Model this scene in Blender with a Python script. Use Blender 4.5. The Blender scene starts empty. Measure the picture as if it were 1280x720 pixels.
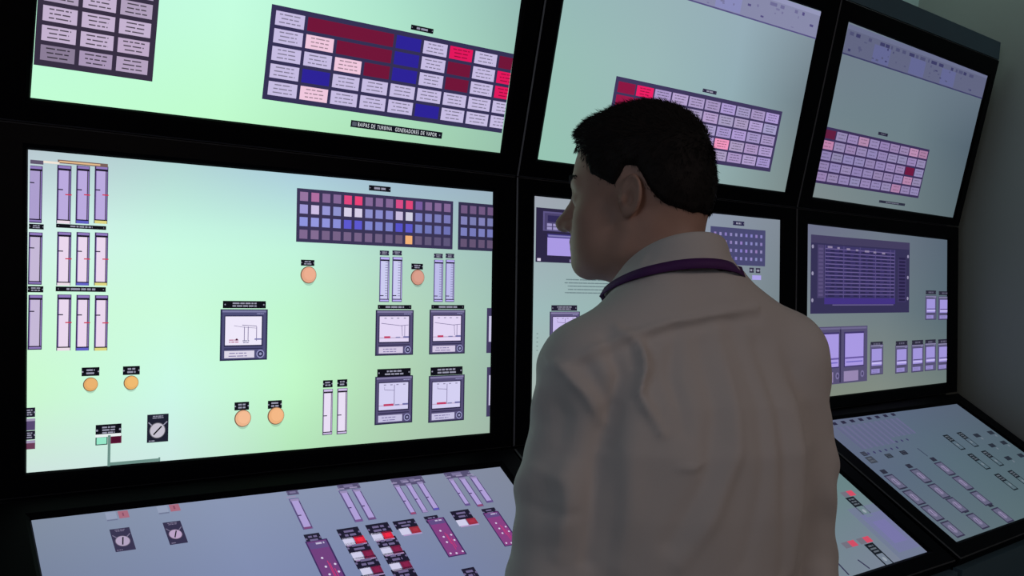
import bpy, math, random
import numpy as np
from mathutils import Vector, Matrix

# ------------------------------------------------------------------ helpers for colour
def lin(c):
    c = c / 255.0
    return c / 12.92 if c <= 0.04045 else ((c + 0.055) / 1.055) ** 2.4
def S(r, g, b): return (lin(r), lin(g), lin(b), 1.0)

scene = bpy.context.scene
C = bpy.context.collection

# ------------------------------------------------------------------ camera, world, lights
F_PX = 1183.6
YAW, PITCH, ROLL = -0.64549, -0.06706, -0.0715
CAM = np.array([-0.38315, -2.17303, 1.59802])
def rx(a): c, s = math.cos(a), math.sin(a); return np.array([[1,0,0],[0,c,-s],[0,s,c]])
def ry(a): c, s = math.cos(a), math.sin(a); return np.array([[c,0,s],[0,1,0],[-s,0,c]])
def rz(a): c, s = math.cos(a), math.sin(a); return np.array([[c,-s,0],[s,c,0],[0,0,1]])
RC = rz(YAW) @ rx(PITCH) @ ry(ROLL)
cam_data = bpy.data.cameras.new('camera')
cam_data.sensor_width = 36.0
cam_data.lens = 36.0 * F_PX / 1280.0
cam_data.clip_start = 0.05
cam = bpy.data.objects.new('camera', cam_data); C.objects.link(cam)
RB = RC @ rx(math.pi / 2)
cam.matrix_world = Matrix([list(RB[0]) + [CAM[0]], list(RB[1]) + [CAM[1]], list(RB[2]) + [CAM[2]], [0, 0, 0, 1]])
scene.camera = cam
def ray(px, py):
    d = RC @ np.array([(px - 640) / F_PX, 1.0, -(py - 360) / F_PX])
    return d

world = bpy.data.worlds.new('world'); scene.world = world; world.use_nodes = True
bg = world.node_tree.nodes['Background']
bg.inputs[0].default_value = (0.75, 0.72, 0.85, 1); bg.inputs[1].default_value = 0.012

def area(name, loc, target, sx, sy, power, col):
    l = bpy.data.lights.new(name, 'AREA'); l.shape = 'RECTANGLE'; l.size = sx; l.size_y = sy
    l.energy = power; l.color = col
    o = bpy.data.objects.new(name, l); C.objects.link(o); o.location = loc
    d = Vector(target) - Vector(loc); o.rotation_euler = d.to_track_quat('-Z', 'Y').to_euler()
    return o
# dim room lighting: ceiling lamp behind the camera, added cool fill from the left, added unseen lamp brightening the rear wall
area('ceiling_light', (1.3, -4.7, 3.3), (0.7, -1.3, 1.3), 1.8, 0.9, 29, (1.0, 0.81, 0.74))
area('side_fill_light', (-3.6, -2.6, 2.2), (0.6, -1.3, 1.4), 1.6, 1.4, 14, (0.80, 0.86, 1.0))
area('rear_wall_fill_light', (3.45, 0.15, 3.36), (3.6, 0.5, 1.5), 1.1, 0.4, 1.7, (0.80, 1.0, 0.97))

scene.view_settings.view_transform = 'Standard'
scene.view_settings.look = 'None'
scene.view_settings.gamma = 1.0
scene.view_settings.exposure = 0.0
scene.view_settings.use_curve_mapping = False

# ------------------------------------------------------------------ materials
def mat(name, col, rough=0.6, spec=0.5, bump=None, emit=None, var=None, metallic=0.0, sheen=0.0):
    m = bpy.data.materials.new(name); m.use_nodes = True
    nt = m.node_tree; b = nt.nodes['Principled BSDF']
    b.inputs['Base Color'].default_value = col
    b.inputs['Roughness'].default_value = rough
    b.inputs['Specular IOR Level'].default_value = spec
    b.inputs['Metallic'].default_value = metallic
    if sheen: b.inputs['Sheen Weight'].default_value = sheen
    if emit is not None:
        b.inputs['Emission Color'].default_value = emit
        b.inputs['Emission Strength'].default_value = 1.0
    if var or bump:
        tc = nt.nodes.new('ShaderNodeTexCoord')
    if var:       # var = (scale, amount): surface mottling of the paint or skin itself
        n = nt.nodes.new('ShaderNodeTexNoise'); n.inputs['Scale'].default_value = var[0]; n.inputs['Detail'].default_value = 4
        nt.links.new(tc.outputs['Object'], n.inputs['Vector'])
        mr = nt.nodes.new('ShaderNodeMapRange'); mr.inputs[3].default_value = 1 - var[1]; mr.inputs[4].default_value = 1 + var[1]
        nt.links.new(n.outputs['Fac'], mr.inputs[0])
        mx = nt.nodes.new('ShaderNodeVectorMath'); mx.operation = 'SCALE'
        mx.inputs[0].default_value = col[:3]; nt.links.new(mr.outputs[0], mx.inputs['Scale'])
        nt.links.new(mx.outputs[0], b.inputs['Base Color'])
    if bump:      # (scale, strength, distance)
        n2 = nt.nodes.new('ShaderNodeTexNoise'); n2.inputs['Scale'].default_value = bump[0]; n2.inputs['Detail'].default_value = 6
        nt.links.new(tc.outputs['Object'], n2.inputs['Vector'])
        bp = nt.nodes.new('ShaderNodeBump'); bp.inputs['Strength'].default_value = bump[1]; bp.inputs['Distance'].default_value = bump[2]
        nt.links.new(n2.outputs['Fac'], bp.inputs['Height']); nt.links.new(bp.outputs[0], b.inputs['Normal'])
    return m

_glow = {}
def glow(r, g, b):
    """a colour shown on a lit display"""
    k = (int(r), int(g), int(b))
    if k not in _glow:
        _glow[k] = mat('display_colour_%d_%d_%d' % k, (0.004, 0.004, 0.004, 1), 0.5, 0.1, emit=S(*k))
    return _glow[k]

M_BEZEL = mat('black_satin_bezel', (0.0015, 0.0015, 0.003, 1), 0.42, 0.04)
M_SEAM = mat('bezel_edge_highlight', (0.06, 0.06, 0.068, 1), 0.4, 0.5)  # paler grey on the bezel chamfers, painting the highlight along the seams
M_CAB = mat('slate_powder_coat', (0.09, 0.16, 0.21, 1), 0.6, 0.3, bump=(400, 0.2, 0.0005))
M_CABD = mat('charcoal_powder_coat', (0.012, 0.015, 0.020, 1), 0.6, 0.3, bump=(400, 0.2, 0.0005))
M_WALL = mat('grey_green_wall_paint', (0.38, 0.42, 0.385, 1), 0.85, 0.2, bump=(160, 0.25, 0.002), var=(1.3, 0.06))
M_REAR = mat('pale_teal_wall_paint', (0.60, 0.84, 0.82, 1), 0.85, 0.2, bump=(160, 0.25, 0.002), var=(1.3, 0.05))
M_CEIL = mat('ceiling_panel_white', (0.5, 0.5, 0.48, 1), 0.9, 0.1, bump=(90, 0.4, 0.003))
M_FLOOR = mat('dark_carpet', (0.035, 0.036, 0.042, 1), 0.95, 0.1, bump=(500, 0.8, 0.003), var=(60, 0.3))

# ------------------------------------------------------------------ mesh helpers
def link(name, me, mats=(), parent=None):
    o = bpy.data.objects.new(name, me); C.objects.link(o)
    for m in mats: me.materials.append(m)
    if parent: o.parent = parent
    return o
def tag(o, label=None, cat=None, group=None, kind=None):
    if label: o['label'] = label
    if cat: o['category'] = cat
    if group: o['group'] = group
    if kind: o['kind'] = kind
    return o
def empty(name, loc=(0, 0, 0), rzv=0.0):
    o = bpy.data.objects.new(name, None); C.objects.link(o); o.location = loc; o.rotation_euler = (0, 0, rzv)
    o.empty_display_size = 0.1
    return o
def mesh_from(verts, faces, smooth=False):
    me = bpy.data.meshes.new('m'); me.from_pydata([tuple(map(float, v)) for v in verts], [], faces); me.update()
    if smooth: me.polygons.foreach_set('use_smooth', [True] * len(me.polygons))
    return me
class MB:
    def __init__(s): s.v = []; s.f = []; s.mi = []; s.mats = []
    def m(s, mt):
        if mt not in s.mats: s.mats.append(mt)
        return s.mats.index(mt)
    def poly(s, pts, mt):
        n = len(s.v); s.v += [tuple(map(float, p)) for p in pts]; s.f.append(list(range(n, n + len(pts)))); s.mi.append(s.m(mt))
    def box(s, fr, x0, x1, y0, y1, z0, z1, mt, ch=0.0):
        """box in frame fr (function local->world), optional chamfer on the +z face"""
        if ch <= 0:
            P = [fr(x, y, z) for z in (z0, z1) for (x, y) in ((x0, y0), (x1, y0), (x1, y1), (x0, y1))]
            n = len(s.v); s.v += [tuple(map(float, p)) for p in P]
            for f in ((3,2,1,0),(4,5,6,7),(0,1,5,4),(1,2,6,5),(2,3,7,6),(3,0,4,7)):
                s.f.append([n + i for i in f]); s.mi.append(s.m(mt))
        else:
            R = [(x0, x1, y0, y1, z0), (x0, x1, y0, y1, z1 - ch), (x0 + ch*.3, x1 - ch*.3, y0 + ch*.3, y1 - ch*.3, z1 - ch*.3), (x0 + ch, x1 - ch, y0 + ch, y1 - ch, z1)]
            n = len(s.v)
            for (a, b, c, d, z) in R:
                s.v += [tuple(map(float, fr(x, y, z))) for (x, y) in ((a, c), (b, c), (b, d), (a, d))]
            s.f.append([n+3, n+2, n+1, n]); s.mi.append(s.m(mt))
            for k in range(3):
                for i in range(4):
                    j = (i + 1) % 4; a = n + 4*k
                    s.f.append([a+i, a+j, a+4+j, a+4+i]); s.mi.append(s.m(mt))
            a = n + 12; s.f.append([a, a+1, a+2, a+3]); s.mi.append(s.m(mt))
    def build(s, name, parent=None, smooth=False):
        me = mesh_from(s.v, s.f, smooth); o = link(name, me, s.mats, parent)
        me.polygons.foreach_set('material_index', s.mi); me.update()
        return o
WORLD = lambda x, y, z: np.array([x, y, z])

# ------------------------------------------------------------------ console geometry (metres)
W = 1.21; H = 0.68632; HU = 0.66121; HL = 0.64139
BH, BL = 0.05505, 0.05823; TM, TU, TL = 0.09302, 0.1386, 0.48275
GAPS = (0.07738, 0.09184); ANG = (0.02799, 0.04102); Z0 = 1.0
dm = np.array([math.sin(TM), math.cos(TM)]); du = np.array([-math.sin(TU), math.cos(TU)]); dl = np.array([math.cos(TL), math.sin(TL)])
def bay_origin(bay):
    o = np.array([0., 0, 0]); a = 0
    for k in range(bay):
        o = o + rz(a) @ np.array([W + GAPS[k], 0, 0]); a += ANG[k]; o = o + rz(a) @ np.array([GAPS[k], 0, 0])
    return o, a
class Panel:
    """one display plane: s along the width, t up the screen, n towards the viewer"""
    def __init__(self, bay, pan, corners):
        self.bay, self.pan = bay, pan
        o, a = bay_origin(bay); R = rz(a)
        base, d, h = {'m': (dm*0, dm, H), 'u': (dm*H + BH*dm + BH*du, du, HU), 'l': (-BL*dm - BL*dl - dl*HL, dl, HL)}[pan]
        self.O = o + R @ np.array([0, base[0], base[1]]) + np.array([0, 0, Z0])
        self.ex = R @ np.array([1., 0, 0]); self.ey = R @ np.array([0, d[0], d[1]]); self.n = np.cross(self.ex, self.ey)
        self.h = h
        # the lit area, as measured: corner offsets of a few millimetres from the nominal rectangle
        nominal = [(0, h), (W, h), (W, 0), (0, 0)]
        self.quad = [self.loc(*c) if c else q for c, q in zip(corners, nominal)]
    def loc(self, px, py):
        d = ray(px, py); k = np.dot(self.O - CAM, self.n) / np.dot(d, self.n); P = CAM + d * k - self.O
        return (float(np.dot(P, self.ex)), float(np.dot(P, self.ey)))
    def __call__(self, s, t, n=0.0): return self.O + self.ex*s + self.ey*t + self.n*n
    def lims(self, smid=None, tmid=None):
        q = self.quad
        return (q[0][0] + q[3][0]) / 2, (q[1][0] + q[2][0]) / 2, (q[2][1] + q[3][1]) / 2, (q[0][1] + q[1][1]) / 2

PANELS = {
 (0,'u'): Panel(0,'u',[None, None, (625,191), (38,122)]),
 (0,'m'): Panel(0,'m',[(35,187),(616,240),(612,541),(33,591)]),
 (0,'l'): Panel(0,'l',[(39,650.5),(625,583.5),None,None]),
 (1,'u'): Panel(1,'u',[None,(1026,14),(981,240),(672,199)]),
 (1,'m'): Panel(1,'m',[(668,245),(975,275),(973,503),(664,532)]),
 (1,'l'): Panel(1,'l',[None,None,(1159,690),None]),
 (2,'u'): Panel(2,'u',[(1060,27),(1234,95),(1191,272),(1015,246)]),
 (2,'m'): Panel(2,'m',[(1009,280),(1184,300),(1183,478),(1007,499)]),
 (2,'l'): Panel(2,'l',[(1019,528),(1196,505),None,(1194,678)]),
}

# ------------------------------------------------------------------ room shell
XL, XR, YF, YB, ZC = -4.2, 4.16, -6.6, 0.585, 3.4
def slab(name, x0, x1, y0, y1, z0, z1, m):
    b = MB(); b.box(WORLD, x0, x1, y0, y1, z0, z1, m); return tag(b.build(name), kind='structure')
slab('floor', XL, XR, YF, YB, -0.1, 0, M_FLOOR)
slab('ceiling', XL, XR, YF, YB, ZC, ZC + 0.1, M_CEIL)
slab('wall_right', XR, XR + 0.1, YF, YB, 0, ZC, M_WALL)
slab('wall_left', XL - 0.1, XL, YF, YB, 0, ZC, M_WALL)
slab('wall_rear', XL, XR, YB, YB + 0.1, 0, ZC, M_REAR)
slab('wall_front', XL, XR, YF - 0.1, YF, 0, ZC, M_WALL)
slab('baseboard_right', XR - 0.015, XR, YF, YB, 0, 0.1, M_CABD)

# ------------------------------------------------------------------ cabinets
SIDE = [(0.0765, 0.0755), (0.0755, 0.0900), (0.0900, 0.085)]
BAYN = ['left', 'middle', 'right']
M_FR = M_BEZEL
TOPB = 0.073
for bay in range(3):
    o, a = bay_origin(bay); R = rz(a)
    fr = lambda x, y, z, o=o, R=R: o + R @ np.array([x, y, 0]) + np.array([0, 0, z])
    L, Rr = SIDE[bay]; x0, x1 = -L, W + Rr
    up = PANELS[(bay, 'u')]; lo = PANELS[(bay, 'l')]
    inv = lambda P: (R.T @ (P - o))
    ut = inv(up(0, HU + TOPB)); lb = inv(lo(0, -0.06)); mh = inv(PANELS[(bay, 'm')](0, H + BH)); ml = inv(PANELS[(bay, 'm')](0, -BL))
    root = empty('control_cabinet', tuple(fr(W/2, 0.2, 0)), a)
    bpy.context.view_layer.update()
    tag(root, 'dark steel cabinet carrying the displays of the %s bay' % BAYN[bay], 'cabinet', 'cabinets of the simulator console')
    Mi = root.matrix_world.inverted()
    def loc_build(mb, name):
        mb.v = [tuple(Mi @ Vector(v)) for v in mb.v]; return mb.build(name, root)
    # carcass: a prism whose front follows the three display planes a little behind them
    xs = (x0 + 0.004, x1 - 0.004)
    xi = lambda k, p: xs[k] + (1 if k == 0 else -1)*max(0, p[0])*0.03
    yf = ml[1] + 0.04
    bodies = {
        'pedestal': [(-0.28, 0.0), (-0.28, 0.55), (0.36, 0.55), (0.36, 0.0)],
        'desk_support': [(lb[1] + 0.02, lb[2] - 0.14), (lb[1] + 0.02, lb[2] - 0.045), (yf, ml[2] - 0.045), (yf, 0.551), (-0.28, 0.551)],
        'back_body': [(yf, 0.551), (yf, ml[2] - 0.03), (mh[1] + 0.048, mh[2]), (0.36, mh[2]), (0.36, 0.551)],
        'upper_body': [(mh[1] + 0.048, mh[2] + .001), (ut[1] + 0.05, ut[2]), (0.36, ut[2]), (0.36, mh[2] + .001)],
    }
    for nm, prof in bodies.items():
        b = MB(); n = len(prof)
        for k in range(n):
            p, q = prof[k], prof[(k + 1) % n]
            b.poly([fr(xi(0, p), *p), fr(xi(0, q), *q), fr(xi(1, q), *q), fr(xi(1, p), *p)], M_CABD)
        b.poly([fr(xi(0, p), *p) for p in prof][::-1], M_CABD); b.poly([fr(xi(1, p), *p) for p in prof], M_CABD)
        loc_build(b, nm)
    # header fascia over the upper display
    b = MB()
    b.box(fr, x0 + 0.010, x1 - 0.010, ut[1] + 0.30, 0.35, ut[2] + 0.001, ut[2] + 0.075, M_CAB)
    b.box(fr, x0 + 0.001, x1 - 0.001, ut[1] - 0.006, ut[1] + 0.05, ut[2] + 0.001, ut[2] + 0.080, M_CAB)
    loc_build(b, 'header_fascia')
    # front apron under the desk display
    b = MB()
    b.box(fr, x0 + 0.001, x1 - 0.001, lb[1] - 0.012, lb[1] + 0.02, lb[2] - 0.20, lb[2] - 0.028, M_CAB)
    loc_build(b, 'front_apron')
    b = MB()
    b.box(fr, x0 + 0.05, x1 - 0.05, -0.288, -0.276, 0.12, 0.54, M_CAB)
    loc_build(b, 'access_door')
    

# ------------------------------------------------------------------ displays
def lerp_grid(G, u, v):
    G = np.array(G, float); r, c = G.shape[:2]
    y = (1 - v) * (r - 1); x = u * (c - 1); i = min(int(y), r - 2); j = min(int(x), c - 2); fy, fx = y - i, x - j
    return (G[i, j]*(1-fx)*(1-fy) + G[i, j+1]*fx*(1-fy) + G[i+1, j]*(1-fx)*fy + G[i+1, j+1]*fx*fy)
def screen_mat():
    m = bpy.data.materials.new('lit_display_angle_tint'); m.use_nodes = True
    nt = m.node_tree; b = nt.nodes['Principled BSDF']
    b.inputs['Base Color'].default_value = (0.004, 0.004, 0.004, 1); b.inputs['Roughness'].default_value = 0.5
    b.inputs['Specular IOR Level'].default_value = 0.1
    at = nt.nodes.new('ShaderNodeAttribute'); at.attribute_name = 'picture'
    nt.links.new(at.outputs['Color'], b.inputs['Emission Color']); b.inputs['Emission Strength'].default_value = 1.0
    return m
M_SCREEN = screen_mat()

BACK = {   # display backgrounds with viewing-angle tint and dimming painted in, rows top to bottom, sRGB
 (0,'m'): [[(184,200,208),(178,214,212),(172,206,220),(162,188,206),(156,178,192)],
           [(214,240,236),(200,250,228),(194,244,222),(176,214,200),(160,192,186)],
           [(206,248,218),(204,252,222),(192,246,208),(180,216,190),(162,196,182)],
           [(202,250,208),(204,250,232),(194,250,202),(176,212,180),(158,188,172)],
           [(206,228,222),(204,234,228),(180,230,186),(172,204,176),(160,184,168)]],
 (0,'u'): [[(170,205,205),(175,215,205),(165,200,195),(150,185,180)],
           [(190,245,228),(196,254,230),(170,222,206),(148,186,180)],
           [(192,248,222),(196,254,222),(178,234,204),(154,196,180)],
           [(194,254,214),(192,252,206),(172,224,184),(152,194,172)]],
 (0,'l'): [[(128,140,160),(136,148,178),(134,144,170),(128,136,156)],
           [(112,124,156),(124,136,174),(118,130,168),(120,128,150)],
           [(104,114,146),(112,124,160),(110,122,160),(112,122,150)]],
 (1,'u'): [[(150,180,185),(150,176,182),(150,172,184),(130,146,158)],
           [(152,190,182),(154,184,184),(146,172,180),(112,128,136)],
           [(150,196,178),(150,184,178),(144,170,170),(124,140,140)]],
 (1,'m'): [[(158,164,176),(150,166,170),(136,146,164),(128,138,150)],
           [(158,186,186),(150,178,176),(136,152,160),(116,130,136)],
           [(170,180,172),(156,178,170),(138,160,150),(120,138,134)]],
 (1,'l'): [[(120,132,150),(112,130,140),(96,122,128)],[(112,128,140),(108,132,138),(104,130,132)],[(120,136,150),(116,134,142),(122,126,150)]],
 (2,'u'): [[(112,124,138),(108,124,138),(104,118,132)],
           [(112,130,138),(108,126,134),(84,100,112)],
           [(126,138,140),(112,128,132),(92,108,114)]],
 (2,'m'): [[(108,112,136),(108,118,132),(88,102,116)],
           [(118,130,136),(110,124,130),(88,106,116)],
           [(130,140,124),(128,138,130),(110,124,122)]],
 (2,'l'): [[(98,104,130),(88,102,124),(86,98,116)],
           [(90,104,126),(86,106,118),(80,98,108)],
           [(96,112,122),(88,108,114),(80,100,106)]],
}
SCREENNOTE = {
 (0,'u'): ('upper display of the left bay, green picture with a red and blue alarm grid', 'upper displays'),
 (0,'m'): ('large bright green middle display of the left bay showing gauges and recorders', 'middle displays'),
 (0,'l'): ('sloping blue-grey desk display of the left bay with red switch tiles', 'desk displays'),
 (1,'u'): ('upper display of the middle bay behind the head, pale teal with a lilac alarm grid', 'upper displays'),
 (1,'m'): ('middle display of the middle bay, mostly hidden behind the man', 'middle displays'),
 (1,'l'): ('sloping desk display of the middle bay, right corner seen beside the shirt', 'desk displays'),
 (2,'u'): ('upper display of the right bay with toolbar and small lilac alarm grid', 'upper displays'),
 (2,'m'): ('middle display of the right bay with a dark tabular board and narrow recorders', 'middle displays'),
 (2,'l'): ('sloping desk display of the right bay with rows of lilac switch plates', 'desk displays'),
}
SCREEN = {}
for key, P in PANELS.items():
    bay, pan = key
    L, Rr = SIDE[bay]
    name = {'u': 'upper_display', 'm': 'vertical_display', 'l': 'desk_display'}[pan]
    root = empty(name, tuple(P(W/2, P.h/2, -0.03)))
    lab, grp = SCREENNOTE[key]; tag(root, lab, 'display', grp + ' of the console')
    off = np.array(root.location)
    fr = lambda s, t, n, P=P, off=off: P(s, t, n) - off
    s0, s1, t0, t1 = P.lims()
    q = P.quad
    # bezel: one continuous ring with a raised front, stepped down to the glass
    hb = {'m': (BL - 0.0065, BH), 'u': (BH, TOPB), 'l': (0.06, BL - 0.0065)}[pan]
    e = 0.0015
    outer = [(-L + e, P.h + hb[1] - e), (W + Rr - e, P.h + hb[1] - e), (W + Rr - e, -hb[0] + e), (-L + e, -hb[0] + e)]
    def inset(r, k):   # move ring r towards the centre
        cx = sum(p[0] for p in r) / 4; cy = sum(p[1] for p in r) / 4
        return [(p[0] + (k if p[0] < cx else -k), p[1] + (k if p[1] < cy else -k)) for p in r]
    rings = [(outer, -0.045), (outer, 0.006), (inset(outer, 0.003), 0.010), (inset(q, -0.012), 0.010), (inset(q, -0.004), 0.006), (q, 0.0008), (q, -0.006)]
    mb = MB(); vs = []
    for r, z in rings:
        vs.append([fr(p[0], p[1], z) for p in r])
    for k in range(len(rings) - 1):
        for i in range(4):
            j = (i + 1) % 4
            mb.poly([vs[k][i], vs[k+1][i], vs[k+1][j], vs[k][j]], M_SEAM if k == 1 else M_FR)
    bz = mb.build('bezel', root); tag(bz, 'black bezel')
    mb = MB(); mb.box(fr, -L + 0.02, W + Rr - 0.02, -hb[0] + 0.015, P.h + hb[1] - 0.02, -0.045, -0.012, M_CABD); mb.build('housing', root)
    # the lit panel
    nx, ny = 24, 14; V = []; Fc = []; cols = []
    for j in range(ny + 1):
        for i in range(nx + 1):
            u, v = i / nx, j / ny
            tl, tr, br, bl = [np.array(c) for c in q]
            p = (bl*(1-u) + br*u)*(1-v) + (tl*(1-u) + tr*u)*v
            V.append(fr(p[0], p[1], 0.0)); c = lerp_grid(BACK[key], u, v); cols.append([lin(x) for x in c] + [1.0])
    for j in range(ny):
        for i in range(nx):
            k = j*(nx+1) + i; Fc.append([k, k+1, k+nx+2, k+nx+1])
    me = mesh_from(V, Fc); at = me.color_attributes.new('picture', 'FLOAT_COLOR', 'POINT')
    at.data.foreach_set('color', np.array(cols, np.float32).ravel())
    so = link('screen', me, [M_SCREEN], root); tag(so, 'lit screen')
    SCREEN[key] = (so, off)

rnd = random.Random(7)
class Draw:
    """one picture element on a display; s,t in metres on its plane"""
    def __init__(self, key, name, label=None):
        self.P = PANELS[key]; self.key = key; self.name = name; self.label = label; self.b = MB()
        self.so, self.off = SCREEN[key]; self.lim = self.P.lims()
    def pt(self, s, t, L): return self.P(s, t, 0.0007 + 0.00035*L) - self.off
    def rect(self, s0, t0, s1, t1, c, L=1):
        a0, a1, b0, b1 = self.lim
        s0, s1 = sorted((s0, s1)); t0, t1 = sorted((t0, t1))
        s0 = max(s0, a0); s1 = min(s1, a1); t0 = max(t0, b0); t1 = min(t1, b1)
        if s1 - s0 < 1e-5 or t1 - t0 < 1e-5: return
        self.b.poly([self.pt(s0, t0, L), self.pt(s1, t0, L), self.pt(s1, t1, L), self.pt(s0, t1, L)], glow(*c))
    def disc(self, s, t, r, c, L=1, n=28, r2=None):
        r2 = r2 or r
        self.b.poly([self.pt(s + r*math.cos(k*2*math.pi/n), t + r2*math.sin(k*2*math.pi/n), L) for k in range(n)], glow(*c))
    def line(self, s0, t0, s1, t1, w, c, L=2):
        d = math.hypot(s1-s0, t1-t0); nx, ny = -(t1-t0)/d*w/2, (s1-s0)/d*w/2
        self.b.poly([self.pt(s0-nx, t0-ny, L), self.pt(s1-nx, t1-ny, L), self.pt(s1+nx, t1+ny, L), self.pt(s0+nx, t0+ny, L)], glow(*c))
    def words(self, s0, t0, s1, t1, n, c, L=3, fill=0.85, h=0.55):
        """n rows of tiny illegible lettering"""
        dt = (t1 - t0) / n; unit = abs(dt) * 0.55
        for k in range(n):
            y = t0 + dt*(k + 0.5); wtot = (s1 - s0)*fill*rnd.uniform(0.75, 1.0); x = (s0 + s1)/2 - wtot/2; e = x + wtot
            while x < e:
                w = min(unit*rnd.uniform(1.2, 5), e - x); self.rect(x, y - abs(dt)*h/2, x + w, y + abs(dt)*h/2, c, L); x += w + unit*0.6
    def build(self):
        if not self.b.f: return None
        o = self.b.build(self.name, self.so)
        if self.label: tag(o, self.label)
        return o
def box2(key, x0, y0, x1, y1):
    P = PANELS[key]; a = P.loc(x0, y0); b = P.loc(x1, y1)
    return a[0], b[1], b[0], a[1]      # s0,t0,s1,t1
def plate(key, x0, y0, x1, y1, n=2, dark=(14,14,24), txt=(150,150,170)):
    d = Draw(key, 'name_plate'); s0, t0, s1, t1 = box2(key, x0, y0, x1, y1)
    d.rect(s0, t0, s1, t1, dark, 1); m = (t1-t0)*0.14
    d.words(s0 + (s1-s0)*0.16, t0+m, s1 - (s1-s0)*0.16, t1-m, n, txt, 2)
    for sx in (s0 + (s1-s0)*0.05, s1 - (s1-s0)*0.05): d.disc(sx, (t0+t1)/2, (t1-t0)*0.10, txt, 2, 8)
    return d.build()
def knob(key, x, y, r, col, key_lab):
    P = PANELS[key]; s, t = P.loc(x, y); s2, _ = P.loc(x + r, y); R = s2 - s
    d = Draw(key, 'push_button', key_lab)
    sh = tuple(int(c*0.86) for c in lerp_grid(BACK[key], min(max(s/W,0),1), min(max(t/P.h,0),1)))
    d.disc(s, t - R*0.55, R*0.75, sh, 1); d.disc(s - R*0.04, t, R*1.04, (120,90,70), 2); d.disc(s, t, R*0.95, col, 3); d.disc(s + R*0.1, t + R*0.1, R*0.72, tuple(min(255, c+8) for c in col), 4)  # shadow below and highlight on the face are drawn in as colour
    return d.build()
def gauge(key, x0, y0, x1, y1, face, frame, tagc=None, marks=((0.35, 'k'), (0.48, 'r')), ticks=False):
    d = Draw(key, 'bar_gauge', 'vertical bar gauge'); s0, t0, s1, t1 = box2(key, x0, y0, x1, y1); w, h = s1-s0, t1-t0
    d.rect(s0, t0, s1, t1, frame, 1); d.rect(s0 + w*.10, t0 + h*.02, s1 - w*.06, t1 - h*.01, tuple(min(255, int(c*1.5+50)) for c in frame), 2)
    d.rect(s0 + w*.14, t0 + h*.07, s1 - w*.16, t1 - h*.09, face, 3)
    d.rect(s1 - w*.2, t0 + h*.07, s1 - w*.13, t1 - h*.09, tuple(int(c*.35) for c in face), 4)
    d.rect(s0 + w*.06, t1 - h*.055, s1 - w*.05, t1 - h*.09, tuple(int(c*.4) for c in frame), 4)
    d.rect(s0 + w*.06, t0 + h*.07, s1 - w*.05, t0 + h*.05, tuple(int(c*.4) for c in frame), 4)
    for f, k in marks:
        y = t1 - h*f
        if k == 'k': d.rect(s0 + w*.05, y - h*.010, s0 + w*.42, y + h*.010, (40,35,60), 5)
        else: d.rect(s1 - w*.42, y - h*.010, s1 + w*.04, y + h*.010, (205,50,80), 5)
    if ticks:
        for k in range(14):
            y = t1 - h*(.12 + .80*k/14); d.rect(s1 - w*.45, y - h*.006, s1 - w*.22, y + h*.006, (110,110,150), 5)
    if tagc: d.rect(s0 + w*.05, t0, s1 - w*.05, t0 + h*.05, tagc, 5)
    return d.build()
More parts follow.
